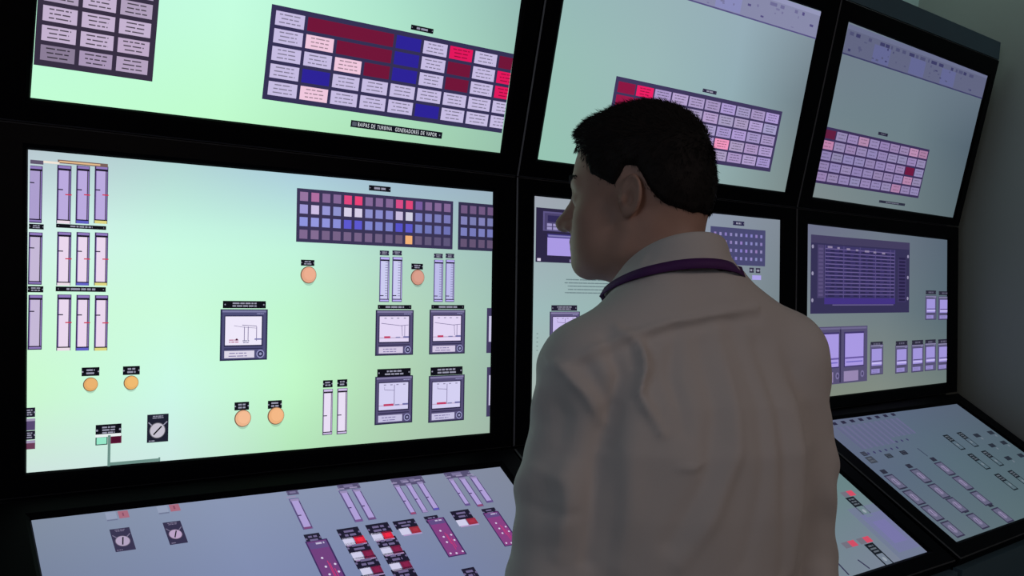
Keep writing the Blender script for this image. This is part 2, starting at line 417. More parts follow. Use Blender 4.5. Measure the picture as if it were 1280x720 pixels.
def recorder(key, x0, y0, x1, y1, scr=(222,214,245), fr=(78,78,118), rim=(44,44,78), mode=0, dim=1.0, wheel=True):
    d = Draw(key, 'chart_recorder', 'trend recorder'); s0, t0, s1, t1 = box2(key, x0, y0, x1, y1); w, h = s1-s0, t1-t0
    D = lambda c: tuple(int(x*dim) for x in c)
    X = lambda f: s0 + w*f
    Y = lambda f: t1 - h*f
    d.rect(s0, t0, s1, t1, D(rim), 1); d.rect(X(.035), Y(.97), X(.965), Y(.02), D(fr), 2)
    d.rect(X(.035), Y(.02), X(.965), Y(.06), D(tuple(min(255,c+45) for c in fr)), 3)
    d.rect(X(.08), Y(.73), X(.90), Y(.12), D(rim), 3); d.rect(X(.10), Y(.70), X(.87), Y(.14), D(scr), 4)
    d.rect(X(.08), Y(.76), X(.90), Y(.78), D(rim), 4)
    d.rect(X(.09), Y(.95), X(.72), Y(.81), D(tuple(int(c*.93) for c in scr)), 4)
    d.words(X(.12), Y(.94), X(.62), Y(.83), 2, D((120,110,160)), 5, h=.3)
    if wheel:
        d.disc(X(.85), Y(.88), w*.085, D((150,150,195)), 4); d.disc(X(.85), Y(.88), w*.062, D(rim), 5); d.disc(X(.85), Y(.88), w*.03, D((150,150,190)), 6)
    d.words(X(.72), Y(.095), X(.95), Y(.075), 1, D((170,170,215)), 4)
    lc = D((120,110,150)); t = w*.008
    if mode == 0:
        d.line(X(.28), Y(.32), X(.48), Y(.35), t, lc, 5); d.line(X(.45), Y(.31), X(.76), Y(.33), t*1.6, lc, 5); d.line(X(.48), Y(.35), X(.75), Y(.37), t, lc, 5)
        for f in (.50, .58, .76): d.line(X(f), Y(.34), X(f), Y(.62), t*1.8, lc, 5)
        d.disc(X(.34), Y(.59), w*.022, D((70,20,50)), 6, 10); d.words(X(.16), Y(.66), X(.4), Y(.58), 2, D((190,130,160)), 5); d.rect(X(.72), Y(.60), X(.87), Y(.575), D((110,110,170)), 5)
        d.words(X(.45), Y(.67), X(.62), Y(.6), 2, D((140,140,170)), 5)
    else:
        for f in ((.25, .42, .58, .76) if mode < 3 else ()): d.rect(X(f-.03), Y(.19), X(f+.03), Y(.17), D((140,135,165)), 5)
        if mode == 1:
            d.line(X(.14), Y(.29), X(.70), Y(.35), t*1.6, lc, 5); d.line(X(.68), Y(.33), X(.70), Y(.58), t*1.6, lc, 5); d.line(X(.76), Y(.33), X(.76), Y(.58), t*1.8, lc, 5); d.line(X(.7), Y(.34), X(.86), Y(.33), t*1.5, lc, 5)
        elif mode == 2:
            d.line(X(.50), Y(.18), X(.50), Y(.62), t*2, lc, 5); d.line(X(.24), Y(.28), X(.50), Y(.30), t*1.4, lc, 5); d.line(X(.24), Y(.28), X(.24), Y(.22), t, lc, 5)
        if mode == 3: d.rect(X(.12), Y(.565), X(.85), Y(.535), D((64,56,100)), 6); d.rect(X(.10), Y(.60), X(.87), Y(.645), D((200,190,240)), 6); return d.build()
        d.rect(X(.10), Y(.62), X(.87), Y(.60), D((190,170,200)), 5); d.rect(X(.22), Y(.62), X(.48 if mode == 2 else .38), Y(.575), D((190,60,100)), 6)
        d.rect(X(.52), Y(.615), X(.64), Y(.59), D((130,130,175)), 6); d.rect(X(.72), Y(.615), X(.87), Y(.58), D((110,110,165)), 6)
    return d.build()
def tiles(key, s0, t0, s1, t1, rows, colors, frame, border, gap, text=None, nlines=3, label=None, merge=False):
    """alarm window grid; colors[row][col] = colour or None for a merged dark field"""
    d = Draw(key, 'alarm_grid', label); d.rect(s0, t0, s1, t1, frame, 1)
    nc = len(colors[0]); cw = (s1-s0-2*border)/nc; rh = (t1-t0-2*border)/rows
    for r in range(rows):
        for c in range(nc):
            col = colors[r][c]
            a = s0 + border + cw*c; b = t1 - border - rh*(r+1)
            g = gap
            lc = col
            left = merge and c > 0 and colors[r][c-1] == col and sum(col) < 330
            d.rect(a + (0 if left else g), b + g, a + cw - (0 if (merge and c < nc-1 and colors[r][c+1] == col and sum(col) < 330) else g), b + rh - g, col, 2)
            if text and sum(col) > 330:
                d.words(a + 2*g, b + rh*.18, a + cw - 2*g, b + rh*.85, nlines, tuple(int(x*text) for x in col), 3, h=.30)
    return d.build()

# ---- left bay, middle display
K = (0, 'm')
LW, LWH = (214,200,236), (244,226,240)
FRM = (62,48,92)
for r, (y0, y1) in enumerate(((206, 279), (289.5, 356), (368, 437))):
    face = (186,170,222) if r == 0 else (212,198,232)
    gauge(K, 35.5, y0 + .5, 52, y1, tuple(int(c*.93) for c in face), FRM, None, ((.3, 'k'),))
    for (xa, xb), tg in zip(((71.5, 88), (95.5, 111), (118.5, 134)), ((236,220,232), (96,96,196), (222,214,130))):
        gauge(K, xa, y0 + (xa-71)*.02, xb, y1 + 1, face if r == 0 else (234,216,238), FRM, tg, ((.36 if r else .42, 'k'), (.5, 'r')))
plate(K, 36, 279.5, 54.5, 287, 2); plate(K, 70, 279.5, 132.5, 287.5, 1)
plate(K, 34.5, 357.5, 54, 365.5, 2); plate(K, 69.5, 358, 132, 365, 1)
d = Draw(K, 'frame_strip', 'warm orange strip shown over the gauges')  # brown frame bar with an orange strip, above the gauges
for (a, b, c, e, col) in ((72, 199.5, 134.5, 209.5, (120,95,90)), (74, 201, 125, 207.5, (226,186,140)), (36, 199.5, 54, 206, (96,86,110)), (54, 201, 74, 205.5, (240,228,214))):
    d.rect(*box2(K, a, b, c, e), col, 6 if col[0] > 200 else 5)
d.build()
for (lx0, ly0, lx1, ly1, kx, ky, r, col) in (
    (102, 459.5, 124, 469.5, 113.3, 480.5, 9, (226,170,104)), (153.6, 458, 174.5, 468, 164, 478.3, 9, (232,178,104)),
    (293, 503, 311, 512, 303.6, 522.8, 10, (236,180,140)), (334.7, 501, 352, 510, 345, 519.6, 10, (236,176,126)),
    (376, 324.5, 392.7, 332.5, 385.7, 343.6, 9.6, (228,166,136)), (514, 329.3, 528.4, 337, 522, 346.7, 8.2, (208,150,132))):
    plate(K, lx0, ly0, lx1, ly1, 2); knob(K, kx, ky, r, col, 'round orange push button')
plate(K, 278.5, 376, 332, 385.5, 2); recorder(K, 275.5, 386.5, 333.5, 449.5, (238,232,250), mode=0)
for (x0, y0, x1, y1, m) in ((469.5, 387.5, 516, 443.5, 1), (536.8, 387, 580.6, 441.8, 1), (468.8, 471, 515, 527.8, 2), (535.8, 470, 579.7, 525, 2)):
    recorder(K, x0, y0, x1, y1, (226,214,244) if m == 1 else (212,208,242), (84,78,116), (46,42,74), m)
plate(K, 472, 381, 514, 386.5, 1); plate(K, 539, 381, 580, 386.3, 1)
plate(K, 471.4, 461.5, 513, 469.6, 2); plate(K, 538, 459.3, 577.8, 467.8, 2)
for (y0, y1) in ((385, 441), (459, 520)):
    d = Draw(K, 'chart_recorder', 'trend recorder cut by the edge')
    d.rect(*box2(K, 608.5, y0, 618, y1), (66,60,96), 1); d.rect(*box2(K, 611, y0 + 10, 618, y1 - 14), (200,196,226), 2); d.build()
for (x0, x1) in ((474.5, 486), (490.3, 502)):
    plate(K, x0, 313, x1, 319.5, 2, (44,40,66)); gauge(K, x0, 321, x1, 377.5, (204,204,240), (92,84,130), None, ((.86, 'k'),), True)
for (x0, x1) in ((542.3, 553.2), (556.9, 567.4)):
    plate(K, x0, 316.8, x1, 323, 2, (44,40,66)); gauge(K, x0, 324.5, x1, 377.5, (188,188,232), (92,84,130), None, ((.86, 'k'),), True)
for (x0, x1, y) in ((403.6, 415, 486.5), (421.4, 433.3, 485.5)):
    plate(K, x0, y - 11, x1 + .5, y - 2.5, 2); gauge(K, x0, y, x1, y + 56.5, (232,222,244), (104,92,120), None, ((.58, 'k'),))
# alarm grids
G1 = (132,104,150); G1b = (150,116,160); PK = (222,70,126); WH = (214,206,232); BLU = (136,140,210); BL2 = (92,88,208); DK = (118,98,134); OR = (242,178,120)
cols15 = [[G1b, (176,110,160), G1, G1, PK, (232,66,120), G1, G1, G1, (216,76,134), (222,70,120), (120,92,158), G1, G1, G1],
          [(158,152,214), (204,190,228), (150,150,214), (142,146,206), WH, WH, (142,144,204), (138,140,204), (138,138,204), (200,188,222), (208,206,226), (126,128,196), (126,128,190), (122,124,184), (122,122,184)],
          [(142,148,222), (148,152,224), (144,148,220), (138,142,216), BL2, BL2, (128,134,206), (126,132,202), (124,130,200), (86,84,202), (92,90,204), (116,124,190), (112,118,184), (112,116,182), (110,114,180)],
          [(128,104,144), (132,108,146), DK, DK, DK, DK, DK, (112,96,130), (108,92,128), (108,90,118), OR, (104,90,122), (98,88,120), (94,84,120), (94,86,122)]]
s0, t1 = PANELS[K].loc(371, 235); s1, t0 = PANELS[K].loc(565.3, 311.8)
tiles(K, s0, t0, s1, t1, 4, cols15, (58,52,86), 0.004, 0.0045, None, label='dark panel of small square lamps')
sa, _ = PANELS[K].loc(572.5, 280); w15 = (s1-s0-.008)/15
tiles(K, sa, t0, sa + .008 + w15*15, t1, 4, [[tuple(int(x*.86) for x in c) for c in (row[2:4]*4 + row[2:9])[:15]] for row in cols15], (50,46,76), 0.004, 0.0045, None, label='dark panel of square lamps cut by the edge')
plate(K, 461, 231.3, 488, 240.3, 1)
# rotary switch, lamps, pipe line
def rotary(key, x0, y0, x1, y1, face, dark, pang, c0=(150,150,170)):
    d = Draw(key, 'rotary_switch', 'round selector on a dark square plate'); s0, t0, s1, t1 = box2(key, x0, y0, x1, y1); w, h = s1-s0, t1-t0
    d.rect(s0, t0, s1, t1, dark, 1); cx, cy, R = s0 + w*.48, t0 + h*.42, w*.36
    d.line(s0 + w*.06, t1 - h*.28, cx, cy, w*.05, c0, 2); d.line(s1 - w*.06, t1 - h*.28, cx, cy, w*.05, c0, 2)
    d.disc(cx, cy, R*1.05, tuple(int(c*.6) for c in face), 3); d.disc(cx, cy, R*.95, face, 4)
    d.line(cx - R*.75*math.cos(pang), cy - R*.75*math.sin(pang), cx + R*.75*math.cos(pang), cy + R*.75*math.sin(pang), w*.07, tuple(int(c*.45) for c in dark), 5)
    d.words(s0 + w*.15, t1 - h*.16, s1 - w*.15, t1 - h*.04, 2, c0, 3); d.words(s0 + w*.04, t0 + h*.02, s0 + w*.4, t0 + h*.09, 1, c0, 3)
    return d.build()
rotary(K, 184, 518.5, 210, 551.5, (196,192,206), (30,32,48), .8)
plate(K, 119.5, 531.3, 151.4, 543, 3)
d = Draw(K, 'status_lamp', 'pale green status lamp'); d.rect(*box2(K, 119.3, 546, 134.2, 555.6), (40,60,60), 1); d.rect(*box2(K, 120.6, 547.2, 133, 554.6), (150,230,200), 2); d.build()
d = Draw(K, 'status_lamp', 'dark red status lamp'); d.rect(*box2(K, 137.4, 545, 151.6, 553.6), (110,40,70), 1); d.rect(*box2(K, 139, 546, 150.4, 552.6), (78,16,44), 2); d.build()
d = Draw(K, 'pipe_line', 'grey-green mimic pipe'); pc = (108,142,134)
d.rect(*box2(K, 119, 543.3, 151, 544.6), (232,240,240), 4); d.rect(*box2(K, 134.6, 544, 137.3, 582.6), pc, 5)
pa, pb = PANELS[K].loc(137, 577.5), PANELS[K].loc(199.8, 574.3); d.rect(pa[0], pb[1] - .0035, pb[0], pb[1] + .0035, pc, 5); d.rect(*box2(K, 197.6, 571.5, 199.8, 576.5), pc, 5); d.build()
for (a, b, dk) in ((510, 521, (30,26,44)), (539, 549, (30,26,44))): plate(K, 30, a, 43.7, b, 3, dk)
for (a, b_, c) in ((523.6, 537.5, (84,70,110)), (551, 561, (104,58,84))):
    d = Draw(K, 'status_lamp', 'dark status lamp cut by the edge'); d.rect(*box2(K, 30, a, 43.7, b_), c, 1); d.rect(*box2(K, 30, a, 43.7, a + 2.4), (160,150,180), 2); d.build()

# ---- left bay, upper display
K = (0, 'u'); P = PANELS[K]
A_, B_ = P.loc(41, 80), P.loc(190.2, 102); top = P.loc(200, 0)
w3 = (B_[0] - A_[0])
g0 = (176,160,188); g1 = (196,178,208); g2 = (138,124,150)
rowh = (P.loc(147, 15)[1] - P.loc(143, 86)[1]) / 3.0
cl = [[g0, g0, g0], [g0, g1, g0], [g0, g1, g0], [g0, g1, g0], [g1, g1, g1], [g1, g1, (190,170,200)], [g2, (168,150,182), (180,162,192)]]
tiles(K, A_[0], B_[1], B_[0], B_[1] + rowh*7 + .016, 7, cl, (54,46,66), 0.008, 0.0045, .42, 3, label='grey alarm window grid')
Wt = (198,188,226); DR = (112,20,56); DB = (44,34,150); PN = (240,200,222); RD = (226,22,92)
TL_, BLc = P.loc(340, 5), P.loc(327, 123.5)
c1 = P.loc(381, 28); c2 = P.loc(378, 28)
cw = P.loc(524, 89)[0] - P.loc(391.5, 66)[0]; cw = cw / 3.0 * 1.0
cm = [[Wt, DR, DR, DR, DB, Wt, RD, Wt, DR, Wt], [Wt, PN, DR, DR, DB, Wt, DR, Wt, RD, Wt], [Wt, Wt, PN, DR, DB, Wt, DR, Wt, RD, Wt],
      [Wt, DB, Wt, Wt, Wt, Wt, Wt, Wt, Wt, Wt], [Wt, PN, Wt, Wt, Wt, DB, Wt, Wt, Wt, Wt]]
sL = (TL_[0] + BLc[0]) / 2; bord = .008
# column pitch from the measured right edges of columns 1 and 8
pitch = (P.loc(620, 100)[0] - (sL + bord)) / 8.05
tiles(K, sL, BLc[1], sL + 2*bord + pitch*10, TL_[1], 5, cm, (52,48,84), bord, .0042, .66, 3, label='red, blue and white alarm window grid', merge=True)
plate(K, 514, 30.5, 541, 42.5, 1)
s0, t0, s1, t1 = box2(K, 438.5, 152, 552, 171.5); th = P.loc(438.5, 151)[1] - P.loc(438, 159.7)[1]
tm_ = (t0 + t1) / 2
d = Draw(K, 'name_plate', 'black plate lettered BAIPAS DE TURBINA GENERADORES DE VAPOR')
d.rect(s0, tm_ - th/2, s1, tm_ + th/2, (16,18,30), 1); d.rect(s0 + .004, tm_ - th*.3, s0 + .017, tm_ + th*.3, (84,90,104), 2); d.disc(s1 - .008, tm_, th*.12, (120,130,140), 2, 8)
npl = d.build()
def flat_text(key, txt, s0, s1, tmid, h, col, parent, name='lettering'):
    P = PANELS[key]; cu = bpy.data.curves.new('t', 'FONT'); cu.body = txt; cu.size = 1.0; cu.offset = 0.0; cu.space_character = 1.22; cu.space_word = 1.3
    to = bpy.data.objects.new('t', cu); C.objects.link(to); bpy.context.view_layer.update()
    dg = bpy.context.evaluated_depsgraph_get(); me = bpy.data.meshes.new_from_object(to.evaluated_get(dg))
    bpy.data.objects.remove(to)
    co = np.zeros(len(me.vertices)*3); me.vertices.foreach_get('co', co); co = co.reshape(-1, 3)
    mn, mx = co.min(0), co.max(0); off = SCREEN[key][1]
    out = [P(s0 + (c[0]-mn[0])/(mx[0]-mn[0])*(s1-s0), tmid + ((c[1]-mn[1])/(mx[1]-mn[1]) - .5)*h, .0022) - off for c in co]
    me.vertices.foreach_set('co', np.array(out).ravel()); me.update(); me.materials.clear()
    b = link(name, me, [glow(*col)], parent); return b
flat_text(K, 'BAIPAS DE TURBINA  GENERADORES DE VAPOR', s0 + .02, s1 - .018, tm_, th*.56, (226,232,238), SCREEN[K][0])

# ---- left bay, desk display
K = (0, 'l'); P = PANELS[K]
lil = (160,144,196)
def slantbox(key, c, d_, wpx=None):
    """box from its top-left and bottom-right photo points"""
    return box2(key, c[0], c[1], d_[0], d_[1])
def lgauge(tl, br, tagc):
    s0, t0, s1, t1 = slantbox(K, tl, br); m_ = (s0 + s1)/2; hw = (s1 - s0)*.66; s0, s1 = m_ - hw, m_ + hw; w, h = s1-s0, t1-t0
    d = Draw(K, 'bar_gauge', 'lilac bar gauge'); d.rect(s0, t0, s1, t1, (92,80,132), 1); d.rect(s0 + w*.1, t0 + h*.02, s1 - w*.04, t1 - h*.02, (150,138,180), 2)
    d.rect(s0 + w*.18, t0 + h*.07, s1 - w*.16, t1 - h*.09, (172,156,212), 3); d.rect(s1 - w*.14, t0 + h*.03, s1 - w*.07, t1 - h*.1, (52,44,92), 4); d.rect(s0 + w*.06, t0 + h*.03, s0 + w*.12, t1 - h*.1, (70,60,110), 4)
    d.rect(s0 + w*.1, t0, s1 - w*.1, t0 + h*.06, tagc, 4); d.rect(s0 - w*.15, t1 + h*.03, s1 - w*.2, t1 + h*.07, (150,140,176), 3)
    d.rect(s0 + w*.1, t0 + h*.42, s0 + w*.45, t0 + h*.45, (60,46,90), 5)
    d.build()
for tl, br, tg in (((362, 624), (390, 661), (120,70,120)), ((424, 614), (453, 652), (120,80,140)), ((440.5, 612), (469.5, 649.5), (110,80,130)),
                   ((492, 606.5), (520, 643), (150,70,110)), ((506.5, 604.5), (534.5, 640.5), (160,140,190)), ((520.5, 602.5), (549, 637.5), (90,80,180)),
                   ((560, 598.5), (587.5, 632), (100,80,140)), ((573, 597), (604, 633), (140,70,110)), ((587, 596), (616, 628), (100,80,140))):
    lgauge(tl, br, tg)
for c in ((357, 614, 372, 619), (420, 606, 449, 611), (487, 599, 530, 605), (553, 590.5, 588, 596)): plate(K, c[0], c[1], c[2] + 2, c[3] - 1, 1, (84,78,112), (120,112,150))
def lamp_pair(tl, mid, br, red, wh=(206,204,232)):
    s0, t0, s1, t1 = box2(K, tl[0], tl[1], br[0], br[1]); sm = P.loc(*mid)[0]
    d = Draw(K, 'lamp_pair', 'white and red indicator tiles'); sm = (s0 + s1)/2
    d.rect(s0, t0, sm - .001, t1, wh, 1); d.rect(sm + .001, t0, s1, t1, red, 1); d.rect(s0 + .003, t0 - .004, s1, t0, (176,150,196), 1)
    d.rect(sm + .008, t0 + .006, s1 - .006, t1 - .006, tuple(min(255, int(c*1.12)) for c in red), 2); d.build()
BR_, DRr = (214,36,62), (118,28,66)
rows = [((420.5, 664), (454, 669.5)), ((456.5, 660), (489.5, 665)), ((491, 655.5), (522.5, 660.5))]
def lpair(plt, plb, lt, lb, red):
    plate(K, plt[0], plt[1], plb[0], plb[1], 2, (26,22,44), (110,100,140)); lamp_pair(lt, ((lt[0]+lb[0])/2, lt[1]), lb, red)
lpair((420, 662.5), (453.5, 671), (427, 673.5), (458.5, 678.3), BR_)
lpair((456, 657), (491, 665), (463, 667.5), (493, 672.5), BR_)
lpair((490, 652.5), (523, 658.5), (498, 661.5), (527, 665.5), (152,44,60))
lpair((430.5, 680), (465, 688), (438, 691.5), (469.5, 696.5), DRr)
lpair((468, 674), (501, 682.5), (474.5, 685.5), (504.5, 690.5), DRr)
lpair((440.5, 698.5), (476, 707), (449, 711), (480, 716.5), DRr)
lpair((478, 693), (512.5, 701), (485.5, 704.5), (516, 709.5), DRr)
lpair((488, 713), (522.5, 721), (496, 725), (527, 730), DRr)
lpair((450.5, 720), (486, 728), (459, 732), (491, 738), DRr)
lpair((562, 640), (592, 647.5), (569.5, 651), (598, 654.5), (150,42,64))
def mimic(tl, br, ptl, pbr, wpx, c=(112,62,124)):
    plate(K, ptl[0], ptl[1], pbr[0], pbr[1], 2, (30,26,48), (110,100,140))
    s0, t0, s1, t1 = box2(K, tl[0], tl[1], br[0], br[1]); s1 = P.loc(tl[0] + wpx, tl[1] - wpx*.11)[0]; w, h = s1-s0, t1-t0
    d = Draw(K, 'controller_plate', 'purple controller plate with small white knobs')
    d.rect(s0, t0, s1, t1, (60,40,92), 1); d.rect(s0 + w*.06, t0 + h*.02, s1 - w*.08, t1 - h*.02, c, 2); d.rect(s0 + w*.08, t1 - h*.16, s1 - w*.1, t1 - h*.04, (96,74,130), 3)
    d.words(s0 + w*.35, t1 - h*.1, s1 - w*.15, t1 - h*.04, 1, (190,180,210), 4)
    for (a, b) in ((.38, .66), (.36, .5), (.36, .36), (.8, .52), (.8, .38), (.2, .08), (.5, .06), (.86, .08)): d.disc(s0 + w*a, t0 + h*b, w*.055, (216,206,232), 4, 10)
    for (a, b, e) in ((.58, .15, .55), (.68, .2, .45), (.52, .3, .6)): d.rect(s0 + w*a, t0 + h*b, s0 + w*(a+.03), t0 + h*e, (206,50,110), 4)
    d.build()
mimic((381, 677.5), (440, 741), (379, 669), (404, 677.5), 28)
mimic((532, 650), (578, 694), (529, 646.5), (551, 652), 23, (130,62,128))
mimic((603, 642), (640, 682), (601, 637), (623, 642.5), 20, (134,62,128))
rotary(K, 136.5, 662.5, 170, 687, (176,160,190), (54,48,78), 1.35, (120,112,140)); rotary(K, 203, 654, 235, 678.5, (184,160,196), (50,44,74), 1.2, (120,112,140))
for (x, y) in ((131, 641.5), (195, 633)):
    d = Draw(K, 'lamp_pair', 'faint pair of indicator tiles'); s0, t0, s1, t1 = box2(K, x, y, x + 31, y + 5.5); sm = s0 + (s1-s0)*.55
    d.rect(s0, t0, sm - .004, t1, (146,156,182), 1); d.rect(sm, t0, s1, t1, (166,104,124), 1); d.rect(sm + .008, t0 + .006, s1 - .01, t1 - .006, (134,76,100), 2); d.rect(s0, t0 - .004, sm - .004, t0, (110,118,146), 2); d.build()
plate(K, 576, 712, 600, 722, 2, (30,26,48), (110,100,140))

# ---- middle bay, upper display
K = (1, 'u'); P = PANELS[K]
LV = (166,150,196); LV2 = (176,158,206)
s0 = P.loc(770.5, 94)[0]; t1 = (P.loc(771, 94)[1] + P.loc(977, 140.3)[1]) / 2; s1, t0 = P.loc(963, 215)[0], P.loc(963, 215)[1]; s1 = (s1 + P.loc(977, 140)[0]) / 2
def vary(c, k=5): return tuple(max(0, min(255, x + rnd.randint(-k, k))) for x in c)
cm = [[vary(LV if (i + j) % 3 else LV2) for i in range(10)] for j in range(5)]
cm[0][0] = (138,22,66); cm[0][1] = (236,30,100); cm[1][0] = (150,24,70); cm[1][1] = (150,24,70); cm[3][6] = (240,150,190)
tiles(K, s0, t0, s1, t1, 5, cm, (62,54,92), .010, .0035, .62, 3, label='lilac alarm window grid with two red windows')
plate(K, 878.5, 110.5, 895, 118.5, 1, (44,38,66))
def toolbar(key, hfrac, base, dark, seed, extra=()):
    P = PANELS[key]; a0, a1, b0, b1 = P.lims(); h = (b1-b0)*hfrac; d = Draw(key, 'toolbar', 'grey-lilac software toolbar'); r = random.Random(seed)
    d.rect(a0, b1 - h, a1, b1, base, 1); d.rect(a0, b1 - h*.16, a1, b1, tuple(int(c*1.1) for c in base), 2); d.rect(a0, b1 - h*1.02, a1, b1 - h*.97, dark, 2)
    x = a0 + .02
    while x < a1 - .03:
        w = r.uniform(.012, .05)
        if r.random() < .72:
            c = dark if r.random() < .4 else tuple((p + q)//2 for p, q in zip(base, dark))
            d.rect(x, b1 - h*.34, x + w, b1 - h*.22, c, 3)
        x += w + r.uniform(.006, .03)
    for k in range(26):
        x = r.uniform(a0 + .01, a1 - .04); y = b1 - h*r.uniform(.42, .92); w = r.uniform(.006, .022)
        d.rect(x, y, x + w, y + h*r.uniform(.03, .09), dark if r.random() < .35 else tuple((p*2 + q)//3 for p, q in zip(base, dark)), 3)
    for k in range(3):
        x = r.uniform(a0 + .1, a1 - .3); d.rect(x, b1 - h*.95, x + .13, b1 - h*.35, tuple(min(255, c + q) for c, q in zip(base, (2, 2, 18))), 2)
    d.build()
toolbar(K, .145, (134,136,168), (84,78,128), 3)

# ---- middle bay, middle display
K = (1, 'm'); P = PANELS[K]
d = Draw(K, 'alarm_grid', 'panel of small lilac windows')
s0, t0, s1, t1 = box2(K, 888, 282.5, 956, 333)
d.build()
tiles(K, s0, t0, s1, t1, 4, [[vary((138,128,186), 8) for i in range(10)] for j in range(4)], (72,72,112), .010, .0085, None, label='panel of small lilac windows')
plate(K, 916, 276, 930, 282.5, 1, (40,38,72)); plate(K, 936.5, 334.5, 942, 341, 1, (50,46,70)); plate(K, 944.5, 335, 950, 341.5, 1, (50,46,70)); plate(K, 911, 333.5, 922, 336, 1, (50,46,70))
d = Draw(K, 'indicator_plate', 'small lilac plate'); d.rect(*box2(K, 940, 344, 951, 350), (170,160,230), 1); d.build()
d = Draw(K, 'paper_recorder', 'dark recorder with a lilac paper window')
s0, t0, s1, t1 = box2(K, 670, 259, 760, 331); w, h = s1-s0, t1-t0
Q = lambda a, b, c, e, col, L: d.rect(s0 + w*a, t1 - h*e, s0 + w*c, t1 - h*b, col, L)
Q(0, 0, 1, 1, (44,38,68), 1); Q(.09, .06, .95, .42, (92,84,132), 2); Q(.11, .09, .93, .40, (74,66,108), 3); Q(.15, .13, .5, .25, (48,42,86), 4); Q(.3, .19, .42, .215, (130,120,190), 5)
for (a, b) in ((.14, .28), (.22, .28), (.14, .345), (.22, .345)): Q(a, b, a + .065, b + .05, (156,148,196), 5)
Q(.15, .47, .75, .56, (64,56,128), 2); Q(.16, .49, .72, .52, (130,124,180), 3); Q(.15, .54, .8, .87, (168,152,226), 3); Q(.45, .93, .75, .985, (130,124,160), 2); Q(.02, .93, .065, .98, (220,210,235), 3); d.build()
d = Draw(K, 'printed_table', 'fine printed table'); s0, t0, s1, t1 = box2(K, 698, 347, 790, 369)
d.words(s0, t0, s1, t1, 5, (118,138,142), 1, h=.35); d.words(s0, t0, s1, t1, 5, (104,124,130), 1, h=.22); d.build()
d = Draw(K, 'printed_table', 'column of fine marks'); s0, t0, s1, t1 = box2(K, 670.5, 414, 673.5, 440)
for k in range(5): d.rect(s0, t0 + (t1-t0)*(k + .3)/5, s0 + .006, t0 + (t1-t0)*(k + .5)/5, (110,130,130), 1)
d.build()
plate(K, 689, 381.5, 721, 388.5, 2, (34,30,50)); recorder(K, 687, 389.5, 724, 436, (200,188,236), (92,84,124), (62,54,88), 2)

# ---- middle bay, desk display
K = (1, 'l')
def tag_plate(key, pts, c=(22,28,36), inner=(150,160,172), name='switch_plate', lab='black outlined switch plate'):
    """rectangle with outline; pts = photo centre, width and height in metres"""
    P = PANELS[key]; (x, y), w, h = pts; s, t = P.loc(x, y); d = Draw(key, name, lab)
    d.rect(s - w/2, t - h/2, s + w/2, t + h/2, c, 1); d.rect(s - w*.36, t - h*.44, s + w*.36, t + h*.05, lerp_i(key, s, t), 2); d.words(s - w*.4, t + h*.1, s + w*.4, t + h*.45, 3, (92,100,110), 2)
    d.disc(s, t - h*.18, w*.17, inner, 3, 14); d.build()
def lerp_i(key, s, t):
    P = PANELS[key]; c = lerp_grid(BACK[key], min(max(s/W, 0), 1), min(max(t/P.h, 0), 1)); return tuple(int(x) for x in c)
tag_plate(K, ((1075, 634.5), .05, .10)); tag_plate(K, ((1100, 694), .05, .10))
for (x, y) in ((1060, 617.5), (1062, 680.5), (1080.5, 675.5)):
    P = PANELS[K]; s, t = P.loc(x, y); d = Draw(K, 'lamp_pair', 'grey and pink indicator tiles'); d.rect(s - .035, t - .012, s, t + .012, (112,110,124), 1); d.rect(s, t - .012, s + .035, t + .012, (206,76,100), 1); d.build()
d = Draw(K, 'mimic_line', 'faint violet patch'); s, t = PANELS[K].loc(1112, 664)
for k, (w_, c) in enumerate(((.17, (112,122,146)), (.12, (114,118,156)), (.07, (118,116,166)))):
    d.rect(s - w_*.55, t - w_*.7, s + w_*.55, t + w_*.7, c, 1 + k)
d.build()
for (a, b) in (((1046, 703), (1061, 719)), ((1072, 700), (1087, 711))):
    d = Draw(K, 'mimic_line', 'thin dark mimic line'); p, q_ = PANELS[K].loc(*a), PANELS[K].loc(*b); d.line(p[0], p[1], q_[0], q_[1], .007, (50,50,80), 1); d.build()

# ---- right bay, upper display
K = (2, 'u'); P = PANELS[K]
toolbar(K, .165, (96,100,128), (58,58,98), 11)
t1 = (P.loc(1034, 157)[1] + P.loc(1161.5, 188.3)[1]) / 2; t0 = (P.loc(1020, 227.5)[1] + P.loc(1147.5, 248.5)[1]) / 2
s0 = P.lims()[0] - .012; s1 = (P.loc(1161.5, 188)[0] + P.loc(1147.5, 248)[0]) / 2
LC = (146,132,176)
cm = [[vary(LC, 4) for i in range(10)] for j in range(5)]
for (r, c, col) in ((0, 0, (96,28,62)), (1, 0, (190,130,170)), (0, 3, (176,136,172)), (0, 8, (186,140,178)), (0, 9, (166,124,160)), (2, 8, (108,22,62)), (3, 8, (180,132,170)), (4, 7, (170,126,166))): cm[r][c] = col
tiles(K, s0, t0, s1, t1, 5, cm, (58,46,86), .006, .004, .8, 2, label='small lilac alarm window grid')
plate(K, 1098, 164.5, 1109, 171, 1, (36,34,56), (90,90,110)); plate(K, 1099, 250, 1130.5, 257.5, 1, (40,42,60), (110,112,130))

